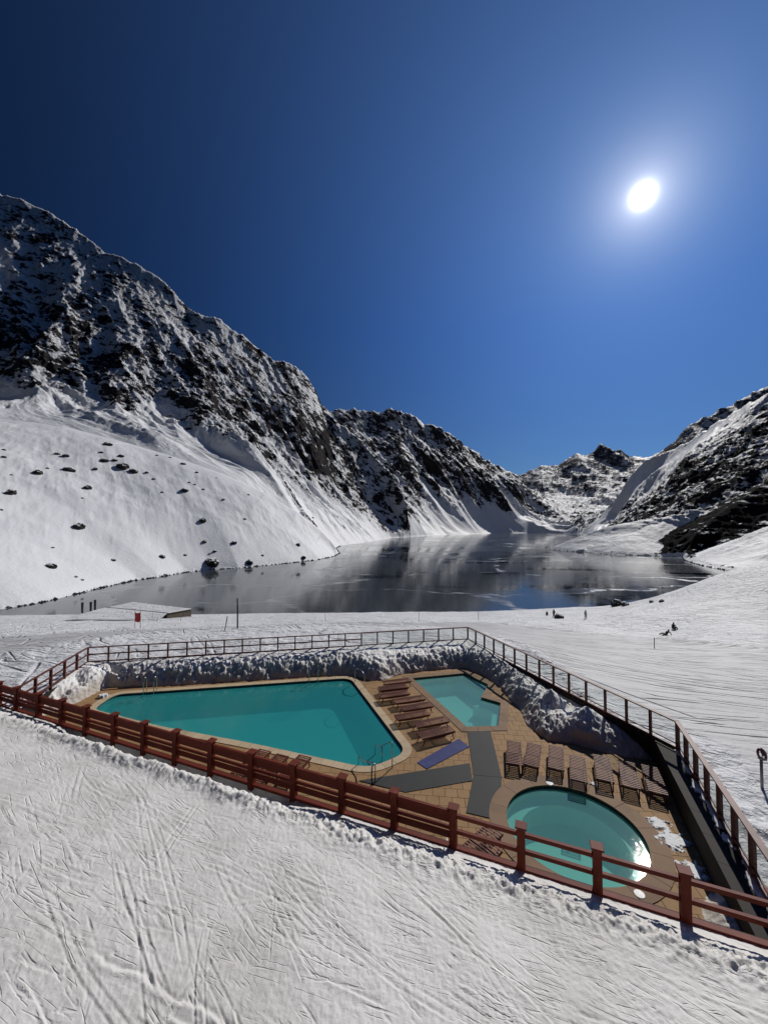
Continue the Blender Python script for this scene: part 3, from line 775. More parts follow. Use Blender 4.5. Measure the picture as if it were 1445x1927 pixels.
for (u, v) in ((1034, 1474), (1203, 1683)):
    q = P(u, v, .03); m = MB(); m.tube([(q.x, q.y, .0), (q.x, q.y, .035), (q.x, q.y, .04)], [.13, .13, .05], 20)
    o = m.build('drain_cover', M['white'], None); tag(o, 'white round cover on the tub rim, %s' % ('far side by the loungers' if v < 1600 else 'near side by the front fence'), 'cover', 'round covers on the tub rim')

# ---- mats
def mat_obj(name, pts, mat, label, z0, cat='mat', group=None):
    mb = MB(); mb.prism([P(u, v, z0)[:2] for u, v in pts], z0, z0+.014); o = mb.build(name, mat); tag(o, label, cat, group); return o
mat_obj('rubber_mat', [(879, 1377), (923, 1377), (944, 1464), (891, 1459)], M['rubber'], 'dark grey mat leading up to the small hot pool', .006, group='dark rubber mats')
mat_obj('rubber_mat', [(891, 1459.5), (944, 1464.5), (941, 1545), (877, 1530)], M['rubber'], 'dark grey mat between the round tub and the front fence', .0065, group='dark rubber mats')
mat_obj('rubber_mat', [(884, 1437), (889, 1470), (763, 1492), (675, 1470)], M['rubber'], 'dark grey mat running toward the large pool stairs', .007, group='dark rubber mats')
mat_obj('blue_mat', [(785, 1435.5), (863, 1391), (883, 1406), (803, 1448)], M['blue'], 'worn blue mat lying in front of the loungers', .010)

# ---- loungers
def make_lounger():
    r = thing('sun_lounger', (0, 0, 0), 'x', 'sun lounger', 'wooden slatted sun loungers')
    Ln, Wd, Hh = 1.76, .61, .36
    for s_ in (-1, 1):
        pr = LMB(); y = s_*(Wd/2-.03)
        prof = [(-Ln/2, .34), (Ln/2, .34), (Ln/2, .285), (Ln/2-.10, .265), (.35, .235), (-.35, .235), (-Ln/2+.10, .265), (-Ln/2, .285)]
        vs_ = [(x, y-.017, z_) for x, z_ in prof]+[(x, y+.017, z_) for x, z_ in prof]; n = len(prof)
        fs = [tuple(range(n)), tuple(range(n, 2*n))[::-1]]+[(i, n+i, n+(i+1) % n, (i+1) % n) for i in range(n)]
        pr.add(vs_, fs); pr.build('side_rail', M['wood_lounger'], r)
        for e in (-1, 1):
            lg = LMB(); xb = e*(Ln/2-.10); y2 = s_*(Wd/2-.055)
            pts = [(xb-e*.06, .29), (xb-e*.02, .20), (xb-e*.03, .10), (xb+e*.06, 0)]; wq = [.05, .042, .035, .04]
            vs_ = []
            for (x, z_), ww in zip(pts, wq):
                vs_ += [(x-ww/2, y2-.02, z_), (x+ww/2, y2-.02, z_), (x+ww/2, y2+.02, z_), (x-ww/2, y2+.02, z_)]
            fs = [(3, 2, 1, 0), (12, 13, 14, 15)]+[(k*4+i, k*4+(i+1) % 4, k*4+4+(i+1) % 4, k*4+4+i)[::-1] for k in range(3) for i in range(4)]
            lg.add([(a, b, c) for a, b, c in vs_], fs); lg.build('leg', M['wood_lounger'], r)
    ns = 16; me = None
    for i in range(ns):
        x = -Ln/2+.045+(Ln-.09)*i/(ns-1)
        if me is None:
            sl_ = LMB(); sl_.box((0, 0, 0), (.055, Wd-.01, .02)); o = sl_.build('slat', M['wood_lounger'], r); me = o.data
        else:
            o = bpy.data.objects.new('slat', me); col.objects.link(o); o.parent = r
        o.location = (x, 0, .3505)
    sp2 = LMB(); sp2.box((0, 0, .27), (.04, Wd-.095, .05)); sp2.build('cross_bar', M['wood_lounger'], r)
    return r
LH = .36
place = []
c3 = lambda x, y: (700+x/2.89, 1150+y/2.89)
c4 = lambda x, y: (850+x/2.89, 1350+y/2.89)
rowA = [((60, 389), (207, 371)), ((30, 423), (203, 402)), ((33, 462), (205, 438)), ((113, 491), (287, 466)), ((148, 531), (330, 502)), ((123, 579), (311, 547)), ((222, 620), (414, 583)), ((248, 680), (444, 634))]
lab = ['farthest lounger of the row between the pools, nearest the snow bank', 'second lounger from the snow bank between the two pools', 'third lounger from the snow bank, left edge nearest the big pool',
       'fourth lounger of the row between the pools, set further right', 'fifth lounger of the row, overlapping the fourth one', 'sixth lounger of the row, its end near the big pool coping',
       'seventh lounger of the row, just behind the one nearest the blue mat', 'nearest lounger of the row, right behind the blue mat']
for (a, b), l in zip(rowA, lab): place.append((P(*c3(*a), LH), P(*c3(*b), LH), l))
rowB = [((336, 133), (346, 251)), ((449, 139), (431, 267)), ((566, 153), (568, 283)), ((680, 205), (693, 351)), ((811, 208), (837, 345)), ((946, 236), (978, 383))]
lab = ['leftmost lounger of the row behind the round tub', 'second lounger from the left behind the round tub, slightly turned', 'third lounger from the left behind the round tub',
       'middle lounger of the row behind the tub, closest to its rim', 'fifth lounger behind the tub, with a bit of snow at its foot', 'sixth lounger behind the tub, second from the right fence']
for (a, b), l in zip(rowB, lab): place.append((P(*c4(*a), LH), P(*c4(*b), LH), l))
place.append((P(1222.5, 1441.7, LH), P(1239, 1493, LH), 'rightmost lounger of the row, crossed by the right fence shadow'))
# three by the near coping of the large pool, two near the front fence
for u, v, l in ((500, 1416, 'leftmost of three loungers half hidden behind the front fence'), (533, 1425, 'middle of three loungers half hidden behind the front fence'), (575, 1427, 'rightmost of three loungers half hidden behind the front fence')):
    f_ = P(u, v-5, LH); place.append((f_, f_+Vector((-.62, -1.65, 0)), l))
place.append((P(932, 1558, LH), P(932, 1558, LH)+Vector((-1.30, -1.15, 0)), 'lounger beside the rubber mat, partly under the fence rail'))
place.append((P(921, 1586, LH), P(921, 1586, LH)+Vector((-1.35, -1.05, 0)), 'lounger nearest the front fence, left of the round tub'))
proto = None
for i, (a, b, l) in enumerate(place):
    c_ = (a+b)/2; rz = math.atan2(b.y-a.y, b.x-a.x)
    if i >= 15:
        d_ = (b-a).normalized(); c_ = a+d_*.89
    if i == 19: c_ = c_+Vector((.15, -.05, 0))
    if proto is None: proto = make_lounger(); o = proto
    else:
        o = proto.copy(); col.objects.link(o)
        for ch in proto.children:
            c2 = ch.copy(); col.objects.link(c2); c2.parent = o
    o.location = (c_.x, c_.y, .001); o.rotation_euler = (0, 0, rz); o['label'] = 'wooden slatted '+l if len(l.split()) < 14 else l
for o in [q for q in bpy.data.objects if q.name.startswith('sun_lounger')]:
    pass

# ---- retaining wall behind the banks and under the fences
def wall_run(pts, z0, z1, th, name, mat, label):
    t = thing(name, (pts[0][0], pts[0][1], 0), label, 'wall')
    for i in range(len(pts)-1):
        a = Vector((*pts[i], 0)); b = Vector((*pts[i+1], 0)); n = max(1, int((b-a).length/2.4)); d = (b-a)/n
        nr = 6
        for k in range(n):
            for r_ in range(nr):
                h_ = (z1-z0)/nr; zc = z0+h_*(r_+.5)
                mb = MB(); q = a+d*k; dd = d.normalized()*.006
                mb.beam(Vector((q.x, q.y, zc))+dd, Vector((q.x+d.x, q.y+d.y, zc))-dd, th, h_-.012); mb.build('board', mat, t)
    return t
inset = offset(ccw(YARD), -.10)
yi = ccw(YARD); print('YARD', YARD)
def off_line(a, b, d):      # shift a yard edge inwards by d
    a = Vector((a[0], a[1], 0)); b = Vector((b[0], b[1], 0)); e = (b-a).normalized(); n_ = Vector((-e.y, e.x, 0)); c_ = Vector((1, 15, 0))
    if n_.dot(c_-a) < 0: n_ = -n_
    return (a+n_*d), (b+n_*d)
w_ = [inset[[tuple(p) for p in yi].index(tuple(c[:2]))] for c in (C0, C1, C2, C3, C5)]
_i3 = isect(C3-d34.cross(Vector((0,0,1)))*0, d34, C3, d34) if False else None
nR = Vector((-d34.y, d34.x, 0));  nR = nR if nR.dot(Vector((1, 15, 0))-C3) > 0 else -nR
LEDGE = .62
wl3 = C3+nR*LEDGE; wl5 = isect(wl3, d34, FA-fnorm*.14, fdir); nB = (C3-C2).normalized(); nB = Vector((-nB.y, nB.x, 0)); nB = nB if nB.dot(Vector((1, 15, 0))-C3) > 0 else -nB
wl3 = isect(wl3, d34, C2+nB*.10, (C3-C2).normalized())
w_ = [w_[0], w_[1], w_[2], (wl3.x, wl3.y), (wl5.x, wl5.y)]
wall_run(w_, -.03, BASE-.06, .08, 'retaining_wall', M['shaded_boards'], 'dark timber retaining wall under the glass fence around the deck')
tl_ = thing('wall_ledge', (wl3.x, wl3.y, BASE), 'timber ledge coloured near black for its shade, on top of the right retaining wall below the glass fence', 'ledge')
nn_ = 8
for k in range(nn_):
    a_ = wl3.lerp(wl5, k/nn_)+nR*.05; b_ = wl3.lerp(wl5, (k+1)/nn_)+nR*.05; c_ = C3.lerp(C5, (k+1)/nn_); e_ = C3.lerp(C5, k/nn_)
    g_ = (b_-a_).normalized()*.006
    MB().prism([tuple((a_+g_)[:2]), tuple((b_-g_)[:2]), tuple((c_-g_)[:2]), tuple((e_+g_)[:2])], BASE-.16, BASE-.058).build('board', M['shaded_boards'], tl_)  # near-black board colour stands in for shade on the ledge
wf = [tuple((FA-fdir*6-fnorm*.10)[:2]), tuple((C0-fnorm*.10)[:2])]
wall_run(wf, -.03, BASE+.0, .08, 'retaining_wall', M['shaded_boards'], 'dark timber retaining wall below the red front fence')

# ---- perimeter fence
pf = thing('deck_fence', (C2.x, C2.y, BASE), 'dark brown wooden fence with glass panels around the far side of the deck', 'fence')
mw = M['wood_fence']
def fence_run(a, b, n, style_fn, pw=.10, skip_last=False):
    a = Vector(a); b = Vector(b); d = (b-a)/n; e = d.normalized()
    for k in range(n+(0 if skip_last else 1)):
        q = a+d*k; mb = MB(); ang_ = math.atan2(d.y, d.x)
        Mr = Matrix.Rotation(ang_, 3, 'Z'); z0 = style_fn(min(k, n-1))[1]
        mb.box((q.x, q.y, (z0+TOP-.05)/2), (pw*.8, pw, TOP-.05-z0), Mr); mb.build('post', mw, pf, bevel=.006)
    for k in range(n):
        q0 = a+d*k; q1 = a+d*(k+1); st, z0 = style_fn(k)
        mb = MB(); mb.beam((q0.x, q0.y, TOP-.025), (q1.x, q1.y, TOP-.025), .17 if st != 'rails' else .12, .05); mb.build('handrail', mw, pf)
        i0 = q0+e*(pw*.4+.002); i1 = q1-e*(pw*.4+.002)
        if st == 'rails':
            for z_ in (TOP-.48, TOP-.95):
                mb = MB(); mb.beam((i0.x, i0.y, z_), (i1.x, i1.y, z_), .06, .075); mb.build('rail', mw, pf)
        else:
            zr_ = TOP-.92
            mb = MB(); mb.beam((i0.x, i0.y, zr_), (i1.x, i1.y, zr_), .045, .045); mb.build('rail', mw, pf)
            g_ = MB(); g_.beam((i0.x, i0.y, (TOP-.06+zr_+.03)/2), (i1.x, i1.y, (TOP-.06+zr_+.03)/2), .010, TOP-.06-zr_-.03); g_.build('glass_panel', M['glass'], pf)
            if z0 < BASE:
                mb = MB(); mb.beam((i0.x, i0.y, BASE-.02), (i1.x, i1.y, BASE-.02), .06, .12); mb.build('base_board', mw, pf)
fence_run(C0, C1, 5, lambda k: ('rails', BASE-.1), .13, True)
fence_run(C1, C2, 22, lambda k: ('rails' if k < 15 else 'glass', BASE-.05), .105, True)
fence_run(C2, C3, 14, lambda k: ('glass', BASE-.25), .11, True)
n34 = max(1, round((C5-C3).length/1.05))
fence_run(C3, C5, n34, lambda k: ('glass', BASE-.35), .14)

# ---- front fence
ff = thing('front_fence', (FA.x, FA.y, BASE), 'chunky red stained wooden fence between the ski piste and the pool deck', 'fence')
mw2 = M['wood_front']
caps = [(33, 1290), (74, 1302), (118, 1313), (163, 1327), (216, 1341), (272, 1357), (331.5, 1374), (398, 1393), (474, 1414), (553, 1434), (644, 1459), (742, 1486), (852.6, 1518), (980, 1553), (1123, 1592), (1287.7, 1637)]
ss = []
for u, v in caps:
    r_ = ray(u, v); # plan intersection with the fence line
    q = isect(Vector((0, 0, 0)), Vector((r_.x, r_.y, 0)), FA, fdir); ss.append((q-FA).dot(fdir))
print('front posts', [round(x, 2) for x in ss], [round(ss[i]-ss[i+1], 2) for i in range(len(ss)-1)])
ss = sorted(ss); st_ = ss[1]-ss[0]
ss = [-2*1.6, -1.6]+ss+[ss[-1]+1.6*k for k in (1, 2, 3)]
Mf = Matrix.Rotation(math.atan2(fdir.y, fdir.x), 3, 'Z')
PW = .20
for s_ in ss:
    q = front(s_); mb = MB(); mb.box((q.x, q.y, (.8+TOP-.04)/2), (PW, PW, TOP-.04-.8), Mf); mb.build('post', mw2, ff, bevel=.008)
    mb = MB(); mb.box((q.x, q.y, TOP-.018), (.29, .29, .045), Mf); mb.build('post_cap', mw2, ff, bevel=.008)
for i in range(len(ss)-1):
    a = front(ss[i])+fdir*(PW/2+.002); b = front(ss[i+1])-fdir*(PW/2+.002)
    wide = ss[i] >= 4.95
    def rail(zc, hh, ww=.07, nm='rail', push=0):
        mb = MB(); p_ = fnorm*push; mb.beam(Vector((a.x, a.y, zc))+p_, Vector((b.x, b.y, zc))+p_, ww, hh); mb.build(nm, mw2, ff, bevel=.005)
    if wide:
        rail(TOP-.17, .08, .10); rail(TOP-.345, .25, .035); rail(TOP-.60, .10, .07); rail(TOP-.80, .20, .03); rail(BASE-.02, .09, .16, 'sill')
    else:
        rail(TOP-.24, .10, .10); rail(TOP-.66, .10, .10); rail(BASE-.02, .10, .16, 'sill')

# ================================================================== SNOW SURFACES
DECKP = [(128, 1331), (150, 1321), (173, 1309), (202, 1293.6), (311, 1292), (400, 1286), (500, 1280), (600, 1273), (642, 1271), (663, 1273), (694, 1281.5), (718, 1282), (732, 1278), (748, 1272), (763, 1268), (815, 1262), (860, 1258.5), (877, 1259), (907, 1271),
         (942, 1295), (956, 1316), (977, 1333), (990, 1364.5), (1011, 1382), (1032, 1396), (1080, 1401), (1132, 1416), (1184, 1427), (1225, 1432), (1243, 1436)]
DP = [tuple(P(u, v, 0)[:2]) for u, v in DECKP]
eR = [(w_[3][0]-.02, w_[3][1]-.2)]
clear = DP+[(C3.x+.3, C3.y-.1), (C5.x+1, C5.y+.6)]+[tuple(P(1445, 1690, 0)[:2]), tuple(P(1400, 1675, 0)[:2]), tuple(P(1345, 1672, 0)[:2]), tuple(P(1315, 1700, 0)[:2]), tuple((FA-fdir*.3+Vector((0, -.5, 0)))[:2]), tuple((C0+Vector((-1, -1.2, 0)))[:2])]
def bank(x, y):
    ins = inside(x, y, clear); db = seg_dist(x, y, clear, True)
    wob = .22*fbm(x/.9, y/.9, 3, 70)
    dd = db+wob
    df = seg_dist(x, y, [YARD[i] for i in range(5)], True)
    hgt = 1.10*(1-np.exp(-np.maximum(dd, 0)/.66))*1.06
    hgt = hgt*(.80+.20*sstep(0, 1.2, db))
    # right part is thinner and lower
    rt = sstep(7.5, 9.8, x)
    hgt = hgt*(1-.35*rt)
    # peaks
    for (u, v, hz, rad) in ((1037, 1298, 1.45, .75), (1104, 1330, 1.30, .85), (169, 1254, 1.30, 1.2), (150, 1290, .8, 1.0)):
        c_ = P(u, v, hz); r_ = np.hypot(x-c_.x, y-c_.y)
        hgt = np.maximum(hgt, (hz+.05)*np.clip(1-r_/(rad*2.0), 0, 1)**.85*sstep(0, .35, db))
    hgt = np.maximum(hgt, 0)
    lump = -ridged(x/.85, y/.85, 2, 81)*.45+fbm(x/.27, y/.27, 5, 91, .66)*1.25
    m = np.clip(hgt/.5, 0, 1)*(.25+.75*sstep(.10, .5, df))*np.clip(1.25-hgt/2.4, .25, 1)
    flat = sstep(1.1, 1.9, db)*.6
    hgt = hgt+lump*.24*m*(1-.35*sstep(7, 10, x))*(1-flat)+.10*fbm(x/1.3, y/1.3, 2, 99)*m
    corner = (x > 5.5) & (y < 11)
    hgt = np.where(corner, np.minimum(hgt, .32*sstep(0, .5, db)+.03*fbm(x/.15, y/.15, 3, 92)), hgt)
    led = seg_dist(x, y, [(C3.x+d34.x*-.3, C3.y+d34.y*-.3), (C5.x, C5.y)]) < .16+.30*fbm(x/.45, y/.45, 3, 95)
    zl_ = BASE-.03+.04*fbm(x/.4, y/.4, 3, 96)
    return np.where(led, zl_, np.where(ins, -.3, hgt)), ins & ~led, df
NA, NR = 1100, 520
bx, by = polar(-50.5, 50, NA, 7.2, 37, NR)
bz, bins, bdf = bank(bx, by)
okv = (~bins)
# skirt: keep faces with any vertex in the bank
F = grid_faces(NA, NR); kp = okv[F].any(1) & inside(bx[F].mean(1), by[F].mean(1), YARD)
v2, f2, _ = compact(np.stack([bx, by, bz], 1), F[kp])
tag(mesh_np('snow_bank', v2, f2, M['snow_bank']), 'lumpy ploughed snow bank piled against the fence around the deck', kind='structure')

# field beyond the fence: thin-plate surface through surveyed points
ctl = []
for x_, y_, z_ in ((C1.x-.6, C1.y+.7, .93), (C1.x+6, C1.y+2.1, .93), (C1.x+13, C1.y+3.4, .93), (C2.x, C2.y+.8, .93), (C2.x+2, C2.y-3, .93), (C3.x-1.6, C3.y+4, .93), (C3.x+.8, C3.y+.6, .93), (C5.x+1, C5.y+3, .93), (C5.x+1.2, C5.y, .95),
                   (C0.x-1.4, C0.y+2, .9), (C0.x-8, C0.y-3, 1.3), (C0.x-8, C0.y+6, .7), (C5.x+8, C5.y-3, 1.3), (18, 13, 1.0), (26, 17, 1.0), (14, 4, 1.5), (30, 6, 1.8)):
    ctl.append((x_, y_, z_))
for u, v, d in ((0, 1240, 27), (0, 1200, 48), (0, 1168, 105), (447, 1183, 70), (259, 1183, 70), (880, 1166, 85), (640, 1167, 85), (1102, 1166, 77), (1252, 1194, 58), (1445, 1330, 21), (1445, 1250, 32), (1445, 1180, 50), (1445, 1120, 72),
                (1300, 1150, 70), (1200, 1131, 108), (1300, 1101, 100), (1365, 1077, 96), (1445, 1057, 92), (1600, 1010, 90), (1700, 1200, 50), (1100, 1145, 128), (1000, 1150, 140), (1170, 1142, 100), (1000, 1170, 72), (1000, 1205, 42), (1200, 1240, 33)):
    q = PD(u, v, d); ctl.append(tuple(q))
for u, v in ((-250, 1172), (0, 1159), (180, 1157), (360, 1157), (500, 1154.5), (640, 1153.5), (880, 1152.5)):
    q = P(u, v, ZL); ctl.append(tuple(q)); ctl.append((q.x*1.25, q.y*1.25, ZL-9))
for u, v, d in ((1000, 1150, 140), (1100, 1145, 128), (1200, 1131, 108), (1300, 1101, 100), (1365, 1077, 96), (1445, 1057, 92), (1600, 1010, 90)):
    q = PD(u, v, d); ctl.append((q.x*1.18, q.y*1.18, q.z-9)); ctl.append((q.x*1.5, q.y*1.5, min(q.z-24, -30)))
ctl = np.array(ctl); Cn = len(ctl)
def tps(r2): return np.where(r2 > 0, .5*r2*np.log(r2+1e-12), 0)
XY = ctl[:, :2]/50; D2 = ((XY[:, None]-XY[None])**2).sum(-1)
A_ = np.zeros((Cn+3, Cn+3)); A_[:Cn, :Cn] = tps(D2)+np.eye(Cn)*2e-4; A_[:Cn, Cn] = 1; A_[:Cn, Cn+1:] = XY; A_[Cn, :Cn] = 1; A_[Cn+1:, :Cn] = XY.T
wts = np.linalg.solve(A_, np.r_[ctl[:, 2], 0, 0, 0])
def field_base(x, y):
    z_ = np.full(np.shape(x), wts[Cn])+wts[Cn+1]*x/50+wts[Cn+2]*y/50
    for i in range(Cn): z_ = z_+wts[i]*tps((x/50-XY[i, 0])**2+(y/50-XY[i, 1])**2)
    return z_
# groomed run: a band passing right behind the fence
gl_pts = [tuple(PD(u, v, d)[:2]) for u, v, d in ((-300, 1225, 33), (0, 1222, 34), (300, 1200, 45), (600, 1186, 52), (880, 1178, 55), (1080, 1195, 46), (1250, 1240, 33), (1445, 1310, 23.5), (1700, 1420, 17))]
def field(x, y):
    z_ = field_base(x, y); dg = seg_dist(x, y, gl_pts)
    r_ = np.hypot(x, y)
    dedge = seg_dist(x, y, YARD, True)
    wd = 9+5*sstep(0, 15, x)+2*fbm(x/20, y/20, 2, 33); g_ = sstep(wd+1.2, wd-1.2, dg)*sstep(1.6, 3.0, dedge)
    rough = (1-g_)
    sc1 = fbm(x/6.0, y/6.0, 3, 600)*.22+fbm(x/1.3, y/1.3, 3, 610)*.07*np.clip(60/r_, .4, 1)+ridged((x*.92+y*.35)/1.1, (y*.92-x*.35)/4.5, 3, 620)*.05
    foot = np.clip(fbm(x/.55, y/.55, 2, 640)-.15, 0, 1)*.35*sstep(.1, .3, fbm(x/9, y/9, 2, 650)+.05)
    gt = .02*ridged((x*.2+y*.98)/.9, (x*.98-y*.2)/14, 3, 660)
    berm = .28*np.exp(-((dg-wd)/.9)**2)*(.5+.5*ridged(x/.9, y/.9, 3, 670))
    near_w = sstep(.1, .8, dedge)
    z_ = z_+near_w*(rough*(sc1-foot)+g_*gt+berm)
    return z_, g_
NA, NR = 720, 340
fx, fy = polar(-60, 60, NA, 9.5, 260, NR)
fz, fg = field(fx, fy)
F = grid_faces(NA, NR); cxm, cym = fx[F].mean(1), fy[F].mean(1)
side = (cxm-FA.x)*fnorm.x+(cym-FA.y)*fnorm.y          # >0 towards the camera
kp = (~inside(cxm, cym, YARD)) & (side < .0) & (fz[F].max(1) > ZL-3)
v2, f2, at = compact(np.stack([fx, fy, fz], 1), F[kp], {'groomed': fg})
tag(mesh_np('snow_field', v2, f2, M['snow_field'], True, at), 'tracked snow field with a groomed run between pool and lake', kind='structure')
def fz_at(x, y): return float(field(np.array([x]), np.array([y]))[0][0])
def field_hit(u, v, r0=10.0, r1=200):
    r = ray(u, v); ts = np.linspace(r0, r1, 3000); X = r.x*ts; Y = r.y*ts
    zz = field(X, Y)[0]; k = np.argmax(zz > H+r.z*ts); return Vector((X[k], Y[k], zz[k]))

# front piste
NA, NR = 880, 500
px, py = polar(-56, 52, NA, 4.4, 30, NR)
q_ = (px-FA.x)*fnorm.x+(py-FA.y)*fnorm.y; s_ = (px-FA.x)*fdir.x+(py-FA.y)*fdir.y
edge = .25*fbm(s_/1.1, q_*0+3.3, 3, 710)+.12*fbm(s_/.3, q_*0+9.3, 2, 711)
lw = sstep(9, 13, s_)*sstep(24, 20, s_)                  # a melted hollow along the left half of the fence
pz = .98+.42*sstep(.05, 1.25+edge, q_)+.055*np.maximum(q_-.8, 0)
pz = pz-lw*(.42*np.exp(-((q_-.35)/.42)**2))+lw*.12*np.exp(-((q_-1.15-edge)/.3)**2)
rub = np.exp(-((q_-.95-edge*.6)/.55)**2)
pz = pz+rub*(.13*ridged(px/.38, py/.38, 4, 720)+.07*fbm(px/.13, py/.13, 3, 730))+sstep(.2, 1, q_)*(.05*fbm(px/2.2, py/2.2, 3, 740))
pz = pz+.012*fbm(px/.10, py/.10, 3, 745)*sstep(0, .3, q_)
cut = np.zeros_like(pz); rg = np.random.RandomState(4)
tm = sstep(1.3, 2.2, q_)
base_ang = math.atan2(fdir.y, fdir.x)+math.pi
idx = np.arange(len(px))
for k in range(620):
    cx = rg.uniform(-17, 9); cq = rg.uniform(1.2, 9); c_ = front(0)
    sx = rg.uniform(-3, 26); X0 = FA.x+fdir.x*sx+fnorm.x*cq; Y0 = FA.y+fdir.y*sx+fnorm.y*cq
    a = base_ang+rg.normal(-.20, .27) if rg.rand() < .90 else rg.uniform(0, math.pi)
    ln = rg.uniform(.2, 1.3) if rg.rand() < .85 else rg.uniform(1.2, 3.4); cv = rg.normal(0, .05)
    near_ = np.abs(px-X0)+np.abs(py-Y0) < ln*1.5+.3; ii = idx[near_]
    if not len(ii): continue
    dx = px[ii]-X0; dy = py[ii]-Y0; al = dx*math.cos(a)+dy*math.sin(a); ac = -dx*math.sin(a)+dy*math.cos(a)-cv*al*al+.008*np.sin(al*3+k)
    en = sstep(ln, ln*.7, np.abs(al)); wdt = rg.uniform(.010, .030); dp_ = rg.uniform(.006, .020)
    if ln > 1.1:
        a2 = ac-.16; cut[ii] += en*dp_*.8*(-np.exp(-(a2/wdt)**2)+.6*np.exp(-((a2-wdt*1.9)/(wdt*.9))**2))
    cut[ii] += en*dp_*(-np.exp(-(ac/wdt)**2)+.75*np.exp(-((ac-wdt*1.9*(1 if k % 2 else -1))/(wdt*.9))**2))
# two deep churned ruts
for (ua, va, ub, vb, dpt) in ((185, 1710, 460, 1845, .026), (330, 1820, 700, 1915, .022)):
    A0 = P(ua, va, 2.5); B0 = P(ub, vb, 2.5); a = math.atan2(B0.y-A0.y, B0.x-A0.x); ln = (B0-A0).length; dx = px-A0.x; dy = py-A0.y
    al = dx*math.cos(a)+dy*math.sin(a); ac = -dx*math.sin(a)+dy*math.cos(a)+.05*np.sin(al*4)+.06*fbm(al/.3, al*0+ua, 2, 771)
    en = sstep(-.1, .1, al)*sstep(ln+.1, ln-.1, al)
    cut += en*dpt*(-np.exp(-(ac/.045)**2)+.8*np.exp(-((ac+.10)/.05)**2))
# corduroy left by the groomer near the bank
cz = sstep(1.25, 1.5, q_)*sstep(2.6, 1.9, q_)*sstep(1, 2, s_)*sstep(9, 7, s_)*sstep(-.25, .15, fbm(px/1.2, py/1.2, 2, 780))
pz = pz+(.012*fbm(px/.35, py/.35, 4, 790)+.006*ridged((px*fdir.x+py*fdir.y)/1.0, q_/.30, 3, 791))*tm+cut*tm*.85+cz*.009*np.sin(2*np.pi*(q_+.06*np.sin(s_))/.085)
pz = np.where(q_ < .02, .9, pz)
F = grid_faces(NA, NR); qm = q_[F].mean(1); kp = (qm > -.02) & (qm < 14)
v2, f2, _ = compact(np.stack([px, py, pz], 1), F[kp])
tag(mesh_np('ski_piste', v2, f2, M['snow_front']), 'grey snow of the near piste scored by ski tracks', kind='structure')

# white patches painted in for sun glint on wet pavers, plus small snow remnants
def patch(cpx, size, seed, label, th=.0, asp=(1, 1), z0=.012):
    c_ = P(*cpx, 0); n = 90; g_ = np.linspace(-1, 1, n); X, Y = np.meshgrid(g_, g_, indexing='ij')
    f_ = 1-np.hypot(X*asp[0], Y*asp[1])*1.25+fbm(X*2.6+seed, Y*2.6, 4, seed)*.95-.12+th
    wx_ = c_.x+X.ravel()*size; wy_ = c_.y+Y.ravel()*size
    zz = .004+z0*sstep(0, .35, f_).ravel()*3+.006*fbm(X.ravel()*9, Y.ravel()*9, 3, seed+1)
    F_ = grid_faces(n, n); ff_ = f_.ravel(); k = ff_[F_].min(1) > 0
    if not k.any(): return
    v2, f2, _ = compact(np.stack([wx_, wy_, np.maximum(zz, .004)], 1), F_[k]); tag(mesh_np('snow_glint_patch', v2, f2, M['snow_glint_patch']), label, 'snow patch', 'melting snow patches on the deck')
patch((1240, 1552), .42, 3, 'small white patch standing for wet sun glint right of the round tub, farthest from the front fence', .05)
patch((1268, 1583), .55, 8, 'largest white patch standing for sun glint on the pavers right of the tub', .12)
patch((1305, 1640), .50, 15, 'white painted sun glint patch beside the last front fence post', .0)
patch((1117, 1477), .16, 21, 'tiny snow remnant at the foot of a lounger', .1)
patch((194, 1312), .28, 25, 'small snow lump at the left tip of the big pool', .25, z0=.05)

# ================================================================== handrails and small things
def hoop(pts, label, group=None, r_=.022, name='pool_handrail'):
    t = thing(name, pts[0][0], label, 'handrail', group)
    for p_ in pts:
        mb = MB(); mb.tube(p_, r_, 8); mb.build('rail_tube', M['steel'], t, smooth=True)
    return t
def arch(a, b, h, n=6):
    a = Vector(a); b = Vector(b); pts = [a, a+Vector((0, 0, h*.75))]
    for k in range(n+1):
        t = k/n; pts.append(a.lerp(b, t)+Vector((0, 0, h*.78+h*.22*math.sin(math.pi*t))))
    return pts+[b+Vector((0, 0, h*.75)), b]
def back_edge(u):        # main pool back edge, at the water
    v = 1309.5+(1279-1309.5)*(u-226)/(660-226); return P(u, v, 0)
def ladder(u, h, label, steps_=True):
    a = back_edge(u); bdir = (back_edge(600)-back_edge(300)).normalized(); inn = Vector((bdir.y, -bdir.x, 0))
    r1 = []
    for s_ in (-.28, .28):
        o_ = a+bdir*s_-inn*.35; i_ = a+bdir*s_+inn*.12
        pts = arch(o_, i_, h); pts[-1] = i_+Vector((0, 0, -.9)); r1.append(pts)
    t = hoop(r1, label, 'steel ladders on the back edge of the large pool', .02, 'pool_ladder')
    t['category'] = 'ladder'
    for k in range(3):
        mb = MB(); p_ = a+inn*.12; z_ = -.25-.25*k; mb.beam((p_-bdir*.27)+Vector((0, 0, z_)), (p_+bdir*.27)+Vector((0, 0, z_)), .06, .02); mb.build('rung', M['steel'], t)
ladder(281, .95, 'steel pool ladder near the left end of the large pool')
ladder(590, 1.0, 'steel pool ladder near the right end of the large pool back edge')
a = P(686, 1294, .02); b = P(668, 1283, .02)
hoop([arch(a, b, .95)], 'single steel hoop handrail at the far corner of the large pool')
a = P(738, 1444, .02)
dn = inw
